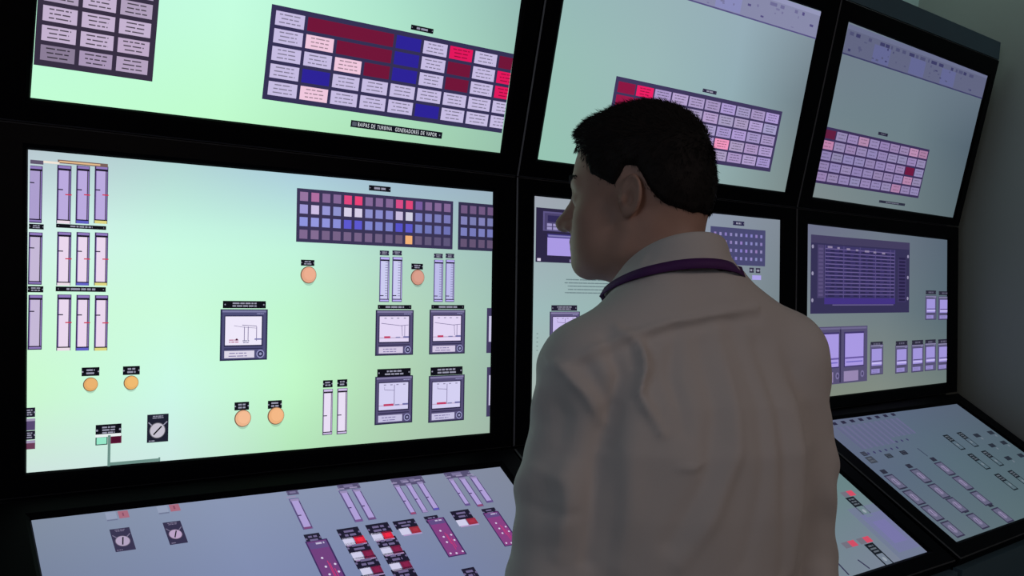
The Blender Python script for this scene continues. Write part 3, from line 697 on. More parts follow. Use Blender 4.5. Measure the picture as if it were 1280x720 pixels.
# ---- right bay, middle display
K = (2, 'm'); P = PANELS[K]
d = Draw(K, 'data_board', 'dark purple tabular board'); s0, t0, s1, t1 = box2(K, 1013.5, 293, 1136, 390.5); w, h = s1-s0, t1-t0
Q = lambda a, b, c, e, col, L: d.rect(s0 + w*a, t1 - h*e, s0 + w*c, t1 - h*b, col, L)
Q(0, 0, 1, 1, (52,48,84), 1); Q(.0, .0, 1, .10, (66,60,94), 2)
Q(.06, .12, .12, .80, (72,64,106), 2); Q(.87, .25, .96, .85, (62,54,98), 2); Q(.125, .12, .84, .80, (60,54,102), 2)
r_ = random.Random(5)
for k in range(13):
    y = .16 + .635*k/13; Q(.13, y, .83, y + .010, (110,96,148), 4); Q(.13, y + .018, .83, y + .040, (42,38,76), 3)
    for j in range(9):
        a = .14 + j*.076; Q(a, y + .015, a + .05*r_.uniform(.3, 1), y + .035, (56,48,100), 4)
    Q(.88, y + .06, .95, y + .09, (38,32,68), 3); Q(.07, y, .11, y + .03, (88,78,122), 3)
for a in (.125, .3, .46, .62, .78, .825): Q(a, .12, a + .006, .80, (86,76,128), 5)
for k in range(7): a = .15 + k*.09; Q(a, .13 + .006*k, a + r_.uniform(.02, .05), .155 + .006*k, (140,128,160), 5)
Q(.125, .80, .84, .88, (66,50,130), 2); Q(.2, .885, .82, .895, (116,104,156), 3)
for (a, b) in ((.015, .15), (.015, .49), (.015, .83), (.98, .2), (.98, .5), (.98, .8)): d.disc(s0 + w*a, t1 - h*b, .008, (150,145,175), 4, 8)
d.build()
for (x0, y0, x1, y1, py) in ((1156.5, 371.5, 1170, 399.5, 363), (1172.8, 372.5, 1188, 399.5, 364), (1087.5, 433, 1103.5, 467.5, 427.5), (1119, 434, 1134.3, 465.5, 426.5), (1139.2, 432.8, 1154, 464.2, 425.5), (1155.8, 431, 1169.6, 462.5, 424.8), (1172, 431, 1186, 461.5, 424.3)):
    plate(K, x0 + .5, py, x1 - .3, py + 5, 1, (42,40,58), (90,88,110))
    recorder(K, x0, y0 - 2, x1, y1, (160,148,218), (92,88,122), (70,62,100), 3, 1.0, False)
d = Draw(K, 'large_recorder', 'large lilac recorder in a grey-purple frame'); s0, t0, s1, t1 = box2(K, 1018, 409, 1083.5, 476); w, h = s1-s0, t1-t0
Q = lambda a, b, c, e, col, L: d.rect(s0 + w*a, t1 - h*e, s0 + w*c, t1 - h*b, col, L)
Q(0, 0, 1, 1, (84,78,114), 1); Q(.46, .02, .485, .98, (52,46,80), 2); Q(.02, .02, .98, .05, (108,102,140), 2)
for o_ in (0, .48):
    Q(o_ + .06, .10, o_ + .45, .72, (62,52,104), 2); Q(o_ + .08, .13, o_ + .44, .70, (168,152,226), 3); Q(o_ + .08, .545, o_ + .44, .575, (104,88,160), 4); Q(o_ + .10, .62, o_ + .42, .64, (110,100,190), 4)
    Q(o_ + .06, .79, o_ + .34, .97, (150,134,176), 3)
    d.disc(s0 + w*(o_ + .42), t1 - h*.86, w*.035, (120,112,156), 3, 14); d.disc(s0 + w*(o_ + .42), t1 - h*.86, w*.018, (70,62,100), 4, 14)
d.build()

# ---- right bay, desk display
K = (2, 'l'); P = PANELS[K]
d = Draw(K, 'gauge_row', 'faint row of lilac gauges'); s0, t0, s1, t1 = box2(K, 1030, 525, 1142, 536)
s1 = P.loc(1122, 522)[0]; a0, a1, b0, b1 = P.lims(); s0 = P.loc(1040, 530)[0]
for k in range(22):
    x = s0 + (s1-s0)*k/22; hh = .13 if k < 12 else .10
    c = (104,102,140) if k % 2 else (94,96,130)
    d.rect(x, b1 - .035 - hh, x + (s1-s0)/22*.55, b1 - .035, c, 1)
    if k % 3 == 0: d.rect(x, b1 - .022, x + .03, b1 - .006, (38,36,60), 2)
    if k % 2 == 0 and k < 18: d.disc(x + .006, b1 - .06 - hh, .007, (58,54,96), 2, 8)
d.build()
for (x, y, wd, hh, c) in ((1080, 567.5, .035, .022, (46,50,66)), (1089, 575, .05, .035, (60,66,78)), (1111, 570, .045, .022, (44,50,62)), (1129.5, 566, .045, .022, (36,40,54))):
    s, t = P.loc(x, y); d = Draw(K, 'name_plate'); d.rect(s - wd/2, t - hh/2, s + wd/2, t + hh/2, c, 1); d.words(s - wd/2.4, t - hh/2.6, s + wd/2.4, t + hh/2.6, 2, tuple(v + 26 for v in c), 2); d.build()
d = Draw(K, 'mimic_line', 'thin dark mimic line'); p, q_ = P.loc(1146.5, 560.5), P.loc(1159.5, 570.5); d.line(p[0], p[1], q_[0], q_[1], .006, (46,52,78), 1); d.build()
def sel(x, y):
    """lilac selector plate with its small name plate, at its photo centre"""
    s, t = P.loc(x, y); d = Draw(K, 'selector_plate', 'lilac selector plate'); w, h = .062, .075
    d.rect(s - w/2, t - h/2, s + w/2, t + h/2, (54,52,76), 1); d.rect(s - w*.4, t - h*.42, s + w*.4, t + h*.42, (98,98,124), 2)
    d.disc(s, t, w*.3, (128,122,152), 3, 18); d.disc(s, t, w*.2, (100,94,124), 4, 14); d.rect(s - w*.06, t - w*.2, s + w*.06, t + w*.2, (150,140,176), 5)
    d.rect(s - w*.3, t + h*.60, s + w*.3, t + h*.88, (42,44,60), 1); d.build()
for (x, y) in ((1119.5, 602.5), (1142.5, 622), (1165.5, 641.5), (1190.5, 661.5), (1151, 595), (1173.5, 614), (1196, 631.5), (1222, 651.5), (1181, 586), (1203.5, 604), (1226, 623), (1253, 644)):
    sel(x, y)
for (x, y) in ((1192.5, 553), (1209.5, 549.5), (1223.5, 577), (1240.5, 573), (1257.5, 602.5), (1274, 598)):
    tag_plate(K, ((x, y), .046, .095), (24,32,40), (112,124,134))
for (x, y, ww, hh) in ((1221, 544.5, .05, .022), (1238.5, 541, .05, .022), (1240, 557, .05, .022), (1254.5, 553.5, .05, .022), (1260, 573, .05, .022), (1276, 569.5, .05, .022)):
    s, t = P.loc(x, y); d = Draw(K, 'name_plate'); d.rect(s - ww/2, t - hh/2, s + ww/2, t + hh/2, (38,44,56), 1); d.disc(s + ww*.2, t - hh, hh*.3, (110,120,132), 2, 8); d.build()
# ------------------------------------------------------------------ the man
M_SKIN = mat('skin', (0.42, 0.25, 0.195, 1), 0.55, 0.35, bump=(900, 0.25, 0.0006), var=(22, 0.10))
M_HAIR = mat('dark_brown_hair', (0.009, 0.007, 0.007, 1), 0.65, 0.15)
M_SHIRT = mat('white_cotton_shirt', (0.62, 0.575, 0.56, 1), 0.85, 0.15, bump=(1400, 0.15, 0.0004), sheen=0.1)
M_LANY = mat('purple_lanyard_ribbon', (0.085, 0.022, 0.125, 1), 0.7, 0.3, bump=(1500, 0.4, 0.0004))
M_TROU = mat('dark_wool_trousers', (0.02, 0.021, 0.026, 1), 0.9, 0.1, bump=(900, 0.3, 0.0005))
M_SHOE = mat('black_leather_shoe', (0.012, 0.011, 0.010, 1), 0.35, 0.5)
M_EYE = mat('eye_white', (0.6, 0.58, 0.55, 1), 0.2, 0.5)
M_IRIS = mat('brown_iris', (0.06, 0.035, 0.02, 1), 0.2, 0.5)
M_CARD = mat('white_badge_card', (0.6, 0.6, 0.62, 1), 0.4, 0.4)
M_BTN = mat('pearl_button', (0.55, 0.54, 0.5, 1), 0.3, 0.5)

class Field:
    """signed-distance field on a rectilinear grid; shapes are blended into it"""
    def __init__(s, xs, ys, zs):
        s.xs, s.ys, s.zs = [np.asarray(a, np.float32) for a in (xs, ys, zs)]
        s.F = np.full((len(xs), len(ys), len(zs)), 1.0, np.float32)
    def sub(s, c, r):
        sl = []
        for ax, k in ((s.xs, 0), (s.ys, 1), (s.zs, 2)):
            a = int(np.searchsorted(ax, c[k] - r)); b = int(np.searchsorted(ax, c[k] + r)); sl.append(slice(max(a, 0), min(b, len(ax))))
        return tuple(sl)
    def grid(s, sl):
        return (s.xs[sl[0]][:, None, None], s.ys[sl[1]][None, :, None], s.zs[sl[2]][None, None, :])
    def put(s, fn, c, r, k, op='u'):
        sl = s.sub(c, r + k + 0.012)
        if any(q.stop <= q.start for q in sl): return
        X, Y, Z = s.grid(sl); d = fn(X, Y, Z).astype(np.float32); F = s.F[sl]
        if op == 'u':
            h = np.clip((k - np.abs(F - d)) / k, 0, None); s.F[sl] = np.minimum(F, d) - h*h*k/4
        else:
            h = np.clip((k - np.abs(F + d)) / k, 0, None); s.F[sl] = np.maximum(F, -d) + h*h*k/4
    def cone(s, a, b, ra, rb, k=0.02, op='u'):
        a = np.array(a, float); b = np.array(b, float); ba = b - a; L2 = float(ba @ ba)
        def fn(X, Y, Z):
            t = np.clip(((X-a[0])*ba[0] + (Y-a[1])*ba[1] + (Z-a[2])*ba[2]) / L2, 0, 1)
            return np.sqrt((X-a[0]-t*ba[0])**2 + (Y-a[1]-t*ba[1])**2 + (Z-a[2]-t*ba[2])**2) - (ra + (rb-ra)*t)
        s.put(fn, (a+b)/2, math.sqrt(L2)/2 + max(ra, rb), k, op)
    def ell(s, c, r, k=0.02, R=None, op='u'):
        c = np.array(c, float); R = np.eye(3) if R is None else R
        def fn(X, Y, Z):
            x, y, z = X-c[0], Y-c[1], Z-c[2]
            u = (R[0,0]*x + R[1,0]*y + R[2,0]*z)/r[0]; v = (R[0,1]*x + R[1,1]*y + R[2,1]*z)/r[1]; w = (R[0,2]*x + R[1,2]*y + R[2,2]*z)/r[2]
            k0 = np.sqrt(u*u + v*v + w*w); k1 = np.sqrt((u/r[0])**2 + (v/r[1])**2 + (w/r[2])**2)
            return k0*(k0 - 1)/np.maximum(k1, 1e-6)
        s.put(fn, c, max(r), k, op)
    def torus(s, c, R, ra, rb, tube, k=0.004, a0=None):
        """elliptic ring in the local x-z plane of R"""
        c = np.array(c, float)
        def fn(X, Y, Z):
            x, y, z = X-c[0], Y-c[1], Z-c[2]
            u = (R[0,0]*x + R[1,0]*y + R[2,0]*z); v = (R[0,1]*x + R[1,1]*y + R[2,1]*z); w = (R[0,2]*x + R[1,2]*y + R[2,2]*z)
            th = np.arctan2(w/rb, u/ra)
            if a0 is not None: th = np.where((th > a0[0]) & (th < a0[1]), np.where(th - a0[0] < a0[1] - th, a0[0], a0[1]), th)
            return np.sqrt((u - ra*np.cos(th))**2 + (w - rb*np.sin(th))**2 + v*v) - tube
        s.put(fn, c, max(ra, rb) + tube, k)
    def mesh(s):
        F = s.F; xs, ys, zs = s.xs, s.ys, s.zs; I = F < 0
        n = [I[a:I.shape[0]-1+a, b:I.shape[1]-1+b, c:I.shape[2]-1+c] for a in (0,1) for b in (0,1) for c in (0,1)]
        al = n[0].copy(); an = n[0].copy()
        for q in n[1:]: al &= q; an |= q
        act = an & ~al; ijk = np.argwhere(act); idx = np.full(act.shape, -1, np.int64); idx[act] = np.arange(len(ijk))
        i, j, k = ijk.T; P = np.zeros((len(ijk), 3)); cnt = np.zeros(len(ijk))
        cor = [(a, b, c) for a in (0,1) for b in (0,1) for c in (0,1)]
        for p in cor:
            for ax in range(3):
                if p[ax]: continue
                q = list(p); q[ax] = 1
                fa = F[i+p[0], j+p[1], k+p[2]].astype(float); fb = F[i+q[0], j+q[1], k+q[2]].astype(float)
                m = (fa < 0) != (fb < 0); t = np.where(m, fa/(np.where(m, fa-fb, 1)), 0)
                A = np.stack([xs[i+p[0]], ys[j+p[1]], zs[k+p[2]]], 1); B = np.stack([xs[i+q[0]], ys[j+q[1]], zs[k+q[2]]], 1)
                P += (A + (B-A)*t[:, None]) * m[:, None]; cnt += m
        P /= cnt[:, None]
        quads = []
        for ax in range(3):
            sl0 = [slice(1, -1)]*3; sl1 = [slice(1, -1)]*3; sl0[ax] = slice(0, -1); sl1[ax] = slice(1, None)
            a = I[tuple(sl0)]; b = I[tuple(sl1)]; e = np.argwhere(a != b); 
            if not len(e): continue
            sgn = a[a != b]
            base = e.copy()
            o1, o2 = [q for q in range(3) if q != ax]
            base[:, o1] += 1; base[:, o2] += 1
            def cell(d1, d2):
                c = base.copy(); c[:, o1] -= d1; c[:, o2] -= d2; return idx[c[:,0], c[:,1], c[:,2]]
            q = np.stack([cell(1,1), cell(0,1), cell(0,0), cell(1,0)], 1)
            flip = sgn if ax != 1 else ~sgn
            q = np.where(flip[:, None], q, q[:, ::-1]); quads.append(q)
        return P, np.concatenate(quads)
def smooth_mesh(P, Q, it, lam=0.5):
    e = np.concatenate([Q[:, [0,1]], Q[:, [1,2]], Q[:, [2,3]], Q[:, [3,0]]]); e = np.concatenate([e, e[:, ::-1]])
    deg = np.bincount(e[:,0], minlength=len(P)).astype(float)[:, None]; deg[deg == 0] = 1
    def step(P, l):
        S_ = np.stack([np.bincount(e[:,0], P[e[:,1], c], minlength=len(P)) for c in range(3)], 1)
        return P + l*(S_/deg - P)
    for _ in range(it): P = step(P, lam); P = step(P, -lam*1.04)
    return P
def normals(P, Q):
    nrm = np.cross(P[Q[:,2]] - P[Q[:,0]], P[Q[:,3]] - P[Q[:,1]]); N = np.zeros_like(P)
    for c in range(4):
        for a in range(3): N[:, a] += np.bincount(Q[:, c], nrm[:, a], minlength=len(P))
    return N / np.maximum(np.linalg.norm(N, axis=1), 1e-9)[:, None]
def np_obj(name, P, Q, m, parent):
    me = bpy.data.meshes.new(name); me.vertices.add(len(P)); me.vertices.foreach_set('co', P.astype(np.float32).ravel())
    me.loops.add(Q.size); me.loops.foreach_set('vertex_index', Q.astype(np.int32).ravel())
    me.polygons.add(len(Q)); me.polygons.foreach_set('loop_start', np.arange(0, Q.size, Q.shape[1], dtype=np.int32))
    me.polygons.foreach_set('use_smooth', np.ones(len(Q), bool)); me.update(calc_edges=True); me.validate()
    return link(name, me, [m], parent)
def axis(lo, hi, f0, f1, fine, coarse):
    a = []; x = lo
    while x < hi:
        a.append(x); x += fine if f0 <= x < f1 else coarse
    return np.array(a)

# placement: feet on the floor, torso turned slightly left of the wall, head turned further left
MAN_X, MAN_Y, MAN_R = 0.580, -1.296, math.radians(-14.0)
HEAD_C = np.array([-0.037, 0.095, 1.650]); HEAD_YAW, HEAD_PITCH, HEAD_TILT = math.radians(44), math.radians(-7), math.radians(0)
NX, NY = -0.014, 0.030      # where the neck leaves the collar
RH = rz(HEAD_YAW) @ rx(HEAD_PITCH) @ ry(HEAD_TILT)
hp = lambda x, y, z: HEAD_C + RH @ np.array([x, y, z])
man = empty('person', (MAN_X, MAN_Y, 0), MAN_R)
tag(man, 'man seen from behind in a white shirt and purple lanyard, head turned left', 'person')
ARM = {-1: [(-.148, .000, 1.407), (-.190, -.026, 1.125), (-.180, .10, .90)], 1: [(.166, .000, 1.430), (.222, .0, 1.125), (.205, .13, .90)]}

def cranium(F, off=0.0, face=True, k=0.02):
    F.ell(hp(0, -.011, .032), (.0765+off, .089+off, .088+off), .01, RH)
    F.ell(hp(0, -.042, -.002), (.064+off, .053+off, .066+off), .035, RH)
    F.ell(hp(0, .030, .028), (.066+off, .060+off, .070+off), .03, RH)

def head(F):
    cranium(F)
    F.ell(hp(0, .036, -.040), (.061, .058, .070), .03, RH)
    F.ell(hp(0, .058, -.066), (.043, .035, .036), .03, RH)
    for sx in (-1, 1):
        F.cone(hp(sx*.056, -.004, -.050), hp(sx*.052, .012, -.080), .013, .013, .035)
        F.cone(hp(sx*.052, .008, -.078), hp(sx*.024, .072, -.094), .018, .017, .03)
        F.ell(hp(sx*.046, .052, -.028), (.022, .026, .020), .022, RH)      # cheekbone
        F.ell(hp(sx*.042, .050, -.064), (.026, .030, .034), .025, RH)      # cheek
        F.cone(hp(sx*.012, .084, .020), hp(sx*.040, .070, .024), .010, .009, .016)   # brow
        F.ell(hp(sx*.031, .098, .001), (.020, .017, .013), .014, RH, 's')  # eye socket
        F.ell(hp(sx*.031, .074, .000), (.0155, .0145, .0135), .006, RH)    # lids
        F.ell(hp(sx*.0125, .100, -.037), (.0085, .011, .008), .007, RH)    # nostril wing
    F.ell(hp(0, .081, -.093), (.022, .016, .013), .02, RH)
    F.cone(hp(0, .082, .012), hp(0, .113, -.030), .0085, .0105, .012)
    F.ell(hp(0, .115, -.033), (.0120, .0115, .0105), .008, RH)
    F.ell(hp(0, .086, -.064), (.025, .013, .016), .014, RH)
    F.ell(hp(0, .0955, -.060), (.021, .0075, .0050), .005, RH); F.ell(hp(0, .0945, -.070), (.018, .0080, .0055), .005, RH)
    F.ell(hp(0, .105, -.0652), (.022, .009, .0016), .002, RH, 's')
    # neck
    F.cone(hp(0, -.030, -.040), (NX, NY - .030, 1.485), .052, .058, .03); F.cone((NX, NY - .020, 1.49), (0, .01, 1.40), .054, .062, .03)
    F.cone(hp(-.0, .010, -.072), (NX, NY + .015, 1.475), .038, .044, .03)
    for sx in (-1, 1): F.cone(hp(sx*.050, -.032, -.045), (NX + sx*.022, NY + .04, 1.475), .014, .012, .02)
def ears(F):
    for sx in (-1, 1):
        base = rz(sx*math.radians(24)) @ rx(math.radians(-9))
        # ear frame: local x = forward/back axis of the ear plate, y = thickness, z = up
        fwd = RH @ rz(-sx*math.radians(-22)) @ rx(math.radians(10))
        # columns: plate x-axis along head y
        R = fwd @ np.array([[0, 1, 0], [1, 0, 0], [0, 0, 1.]]).T
        c = hp(sx*.0800, -.012, -.004)
        F.ell(c, (.0145, .0040, .0255), .004, R)
        F.ell(hp(sx*.0765, -.005, -.023), (.008, .0050, .010), .006, R)     # lobe
        F.torus(c + RH @ np.array([sx*.0025, -.001, .0015]), R, .0135, .0245, .0032, .003, (-1.2, .2))
        F.torus(c + RH @ np.array([sx*.0022, .000, -.002]), R, .0078, .0148, .0025, .003, (-.9, .5))
        F.ell(c + RH @ np.array([sx*.0055, .004, -.004]), (.0072, .0085, .0110), .003, R, 's')
        F.ell(c + RH @ np.array([sx*.002, .0125, -.005]), (.0040, .0040, .0055), .004, R)   # tragus
        F.ell(hp(sx*.073, -.004, -.004), (.007, .011, .018), .010, RH)

def hand(F, w, d, sx):
    """relaxed hanging hand: w wrist, d forearm direction"""
    d = np.array(d, float); d /= np.linalg.norm(d); side = np.array([0, 1., 0]); side -= d*(side@d); side /= np.linalg.norm(side)
    palm_n = np.cross(d, side)*sx; w = np.array(w)
    if palm_n[0]*sx > 0: palm_n = -palm_n
    T = lambda a, b, c: w + d*a + side*b + palm_n*c
    F.cone(T(0,0,0), T(.03,0,0), .026, .024, .015)
    for b in (-.026, -.009, .009, .026): F.cone(T(.02, b*.7, 0), T(.088, b, .004), .014, .0125, .010)
    for b, L in ((.029, .072), (.0095, .080), (-.0105, .074), (-.029, .058)):
        p0 = T(.088, b, .004); p1 = T(.088 + L*.47, b*1.02, .012); p2 = T(.088 + L*.74, b*1.0, .026); p3 = T(.088 + L*.92, b*.98, .041)
        F.cone(p0, p1, .0092, .0086, .003); F.cone(p1, p2, .0086, .0078, .003); F.cone(p2, p3, .0078, .0068, .003)
    F.cone(T(.022, .020, .006), T(.058, .046, .020), .014, .0115, .010); F.cone(T(.058, .046, .020), T(.086, .054, .030), .0108, .0095, .004); F.cone(T(.086, .054, .030), T(.108, .052, .036), .0092, .0078, .004)

def body():
    xs = axis(-.34, .34, -.125, .125, .0025, .0055); ys = axis(-.20, .27, -.13, .19, .0025, .006); zs = axis(-.01, 1.80, 1.44, 1.81, .0025, .006)
    F = Field(xs, ys, zs)
    for a, b, ra, rb in (((0,0,.96), (0,.0,1.10), .115, .11), ((0,.0,1.10), (0,.0,1.26), .11, .11), ((-.055,.01,1.28), (.055,.01,1.28), .095, .095), ((-.05,.02,1.36), (.05,.02,1.36), .066, .066)): F.cone(a, b, ra, rb, .05)
    for sx in (-1, 1):
        s, e, w = ARM[sx]
        F.cone((sx*.03, .0, 1.45), (sx*.14, -.005, 1.412), .040, .044, .03)
        F.cone(s, e, .046, .038, .03); F.cone(e, w, .040, .027, .02)
        w = np.array(w); d = w - np.array(e); hand(F, w + d/np.linalg.norm(d)*.01, d + np.array([0, -.05, -.05]), sx)
        hip = (sx*.085, .0, .92); kn = (sx*.10, .015, .50); an = (sx*.11, -.02, .10)
        F.cone(hip, kn, .085, .056, .05); F.cone(kn, an, .056, .038, .03); F.cone((sx*.11, -.01, .05), (sx*.125, .14, .035), .034, .028, .03)
    head(F); ears(F)
    P, Q = F.mesh(); return smooth_mesh(P, Q, 2), Q
P, Q = body()
Bo = np_obj('body', P, Q, M_SKIN, man); tag(Bo, 'light skin of face, ear and neck')
for sx in (-1, 1):
    for nm, c, r, m in (('eye', hp(sx*.031, .0765, .0), .0122, M_EYE),):
        n = 14; V = []; Fc = []
        for a in range(n + 1):
            th = math.pi*a/n
            for b_ in range(2*n): ph = math.pi*b_/n; V.append(c + RH @ (r*np.array([math.sin(th)*math.cos(ph), math.cos(th), math.sin(th)*math.sin(ph)])))
        for a in range(n):
            for b_ in range(2*n): Fc.append([a*2*n + b_, a*2*n + (b_+1) % (2*n), (a+1)*2*n + (b_+1) % (2*n), (a+1)*2*n + b_])
        me = mesh_from(V, Fc, True); eo = link('eye', me, [M_EYE, M_IRIS], man)
        me.polygons.foreach_set('material_index', [1 if k // (2*n) < 4 else 0 for k in range(len(Fc))])

# ---- hair: a fitted cap over the scalp with short strands
def smoothstep(x): x = np.clip(x, 0, 1); return x*x*(3 - 2*x)
LY = [-.16, -.115, -.085, -.055, -.040, -.030, -.020, -.004, .004, .012, .030, .048, .056, .066, .090, .13]
LZ = [-.058, -.056, -.050, -.034, -.018, .002, .020, .022, .008, -.004, .006, .014, .052, .066, .072, .075]
def scalp(pl):          # height above the hairline, head-local coordinates
    return pl[..., 2] - np.interp(pl[..., 1], LY, LZ) 
def hair():
    g = .0028
    c = HEAD_C; F = Field(np.arange(c[0]-.125, c[0]+.125, g), np.arange(c[1]-.15, c[1]+.14, g), np.arange(c[2]-.12, c[2]+.145, g))
    cranium(F)
    X, Y, Z = np.meshgrid(F.xs, F.ys, F.zs, indexing='ij'); G = np.stack([X, Y, Z], -1) - HEAD_C; Lc = G @ RH
    h = scalp(Lc); top = smoothstep((Lc[..., 2] - .03)/.07); front = smoothstep((Lc[..., 1] - .03)/.05)*top
    wob = (np.sin(Lc[..., 0]*190 + Lc[..., 1]*60)*np.sin(Lc[..., 1]*170 + 1) * np.sin(Lc[..., 2]*150))*.0012
    th = -.007 + .0125*smoothstep((h - .002)/.026) + .0075*top + .004*front + wob*smoothstep(h/.02)
    F.F -= th.astype(np.float32)
    P, Q = F.mesh(); P = smooth_mesh(P, Q, 1)
    return P, Q
HP, HQ = hair()
N = normals(HP, HQ); Lp = (HP - HEAD_C) @ RH
rs = np.random.RandomState(4)
hh = scalp(Lp); ok = np.where(hh > .0)[0]
pick = rs.choice(ok, 22000)
SV = []; SF = []
down = RH @ np.array([0, -.25, -1.0]); fwdv = RH @ np.array([0, 1.0, .05])
for i in pick:
    bur = .007 - .0125*float(smoothstep(np.array((hh[i] - .002)/.026))); p = HP[i] + N[i]*(max(0, bur) - .002); n = N[i]; tp = max(0., min(1., (Lp[i][2] - .03)/.06)); g = down*(1-tp) + fwdv*tp; g = g - n*(g@n); gl = np.linalg.norm(g)
    if gl < 1e-6: continue
    d = n*rs.uniform(.25, .6)*(.55 + .6*tp) + g/gl*.9 + rs.normal(0, .22, 3); d /= np.linalg.norm(d)
    L = rs.uniform(.006, .011) + .005*tp
    if hh[i] < .012: L *= .6
    s_ = np.cross(d, n); s_ /= max(np.linalg.norm(s_), 1e-6); w = .00045
    k = len(SV); SV += [p - s_*w, p + s_*w, p + d*L*.6 + s_*w*.7, p + d*L + n*(-.0008)]; SF.append([k, k+1, k+2, k+3])
allP = np.concatenate([HP, np.array(SV)]); allQ = np.concatenate([HQ, np.array(SF) + len(HP)])
Ho = np_obj('hair', allP, allQ, M_HAIR, man); tag(Ho, 'short dark hair')
# eyebrows
EV = []; EF = []
for sx in (-1, 1):
    for k in range(160):
        u = rs.uniform(0, 1); a = hp(sx*(.014 + .036*u), .0935 - .022*u*u, .024 + .005*math.sin(u*2.6) + rs.uniform(-.003, .003)); d = RH @ np.array([sx*.9, .1, .4]); n = len(EV)
        EV += [a, a + RH @ np.array([0, .0006, .0008]), a + d*.006 + RH @ np.array([0, .0015, 0]), a + d*.007]; EF.append([n, n+1, n+2, n+3])
np_obj('eyebrow', np.array(EV), np.array(EF), M_HAIR, man)

# ---- shirt
TZ = [.86, .95, 1.05, 1.15, 1.25, 1.33, 1.39, 1.43, 1.48, 1.54]
TXc = [0, 0, 0, 0, 0, 0, -.002, -.005, -.010, -.014]
TA = [.180, .176, .178, .182, .184, .180, .166, .138, .100, .066]
TB = [.130, .128, .130, .134, .138, .134, .120, .100, .082, .066]
TY = [.0, .0, .0, -.002, -.004, -.006, -.004, .000, .010, .026]
def w2l(p):   # world to the man's own coordinates
    return rz(-MAN_R) @ (np.array(p) - np.array([MAN_X, MAN_Y, 0]))
def shirt():
    g = .0042
    F = Field(np.arange(-.36, .36, g), np.arange(-.22, .30, g), np.arange(.82, 1.56, g))
    def tor(X, Y, Z):
        a = np.interp(Z, TZ, TA); b = np.interp(Z, TZ, TB); y0 = np.interp(Z, TZ, TY); e = 2.35
        r = ((np.abs(X - np.interp(Z, TZ, TXc))/a)**e + (np.abs(Y - y0)/b)**e)**(1/e); d = (r - 1)*np.minimum(a, b)*.85
        return np.maximum(d, np.maximum(.865 - Z, Z - 1.545))
    F.put(tor, (0, 0, 1.2), .6, .01)
    for sx in (-1, 1):
        s, e, w = ARM[sx]; s = np.array(s); e = np.array(e); w = np.array(w)
        up = .024 if sx > 0 else 0.0
        F.cone((NX + sx*.040, NY - .045, 1.500 + up*.8), (sx*.148, -.006, 1.425 + up), .046, .054, .05)
        F.cone(s + np.array([0, 0, .002]), s*.5 + e*.5, .062, .061, .035); F.cone(s*.5 + e*.5, e, .061, .057, .03)
        F.cone(e, w, .060, .042, .02); F.cone(w*.94 + e*.06, w, .040, .039, .008)
    P, Q = F.mesh(); P = smooth_mesh(P, Q, 5); return P, Q
SP, SQ = shirt()
SN = normals(SP, SQ)
# cloth folds on the back: polylines (x, z) on the back with width and height in metres
def back_pt(px, py):
    """the point of the man's back plane that the measured photo point lies on"""
    n = rz(MAN_R) @ np.array([0, -1., 0]); O = np.array([MAN_X, MAN_Y, 0]) + n*.135
    d = ray(px, py); k = np.dot(O - CAM, n)/np.dot(d, n); q = w2l(CAM + d*k); return (q[0], q[2])
FOLDS = [
 ([(749,472),(780,450),(815,434),(873,411),(936,399),(990,392)], .0050, .0055),
 ([(752,484),(784,462),(818,446),(873,423),(936,411),(990,406)], .008, -.0045),
 ([(690,428),(720,456),(752,484),(770,510),(782,540)], .0080, .0100),
 ([(700,470),(728,500),(742,540),(735,590)], .012, -.0075),
 ([(816,424),(832,440),(836,470),(822,500)], .0070, .0090),
 ([(838,436),(832,470),(824,505),(838,545)], .0070, .0085),
 ([(800,440),(806,480),(792,530),(784,570)], .010, -.0100),
 ([(768,470),(790,520),(775,575),(765,640),(758,720)], .012, -.0110),
 ([(820,520),(805,570),(800,640),(790,720)], .014, .0060),
 ([(852,586),(866,585),(880,579)], .005, .0035),
 ([(880,420),(862,480),(862,540)], .010, -.0055),
 ([(931,415),(928,480),(920,560),(890,640),(852,706)], .013, .0065),
 ([(905,440),(900,520),(880,600),(840,680)], .013, -.0055),
 ([(984,440),(986,550),(982,640),(984,715)], .012, -.0055),
 ([(1010,450),(1012,540),(1010,640),(1004,715)], .014, .0050),
 ([(955,420),(958,500),(952,600),(930,700)], .013, -.0045),
 ([(1032,470),(1036,540),(1034,620),(1026,700)], .010, -.0050),
 ([(700,520),(690,580),(684,650),(676,715)], .013, .0070),
 ([(722,560),(716,620),(708,680)], .012, -.0060),
 ([(742,600),(736,660),(726,718)], .010, .0055),
 ([(668,560),(676,590),(700,612),(730,620)], .008, .0045),
 ([(655,640),(680,660),(712,668),(745,660)], .008, -.0045),
]
disp = np.zeros(len(SP)); back = np.clip(-SN[:, 1]*1.6, 0, 1)*(SP[:, 1] < .05)
for pts, wd, amp in FOLDS:
    pl = [np.array(back_pt(*q)) for q in pts]; dmin = np.full(len(SP), 9.); tt = np.zeros(len(SP)); tot = sum(np.linalg.norm(b-a) for a, b in zip(pl, pl[1:])); acc = 0
    for a, b in zip(pl, pl[1:]):
        ab = b - a; L = np.linalg.norm(ab); q = SP[:, [0, 2]] - a; t = np.clip((q @ ab)/L**2, 0, 1); dd = np.linalg.norm(q - t[:, None]*ab, axis=1)
        m = dd < dmin; dmin[m] = dd[m]; tt[m] = (acc + t[m]*L)/tot; acc += L
    disp += amp*np.exp(-(dmin/wd)**2)*back*(.35 + .65*np.sin(np.pi*np.clip(tt, .08, .92)))
def wave(P, f, s): return np.sin(P[:, 0]*f[0] + P[:, 1]*f[1] + P[:, 2]*f[2] + s)
low = np.clip((1.40 - SP[:, 2])/.25, 0, 1)
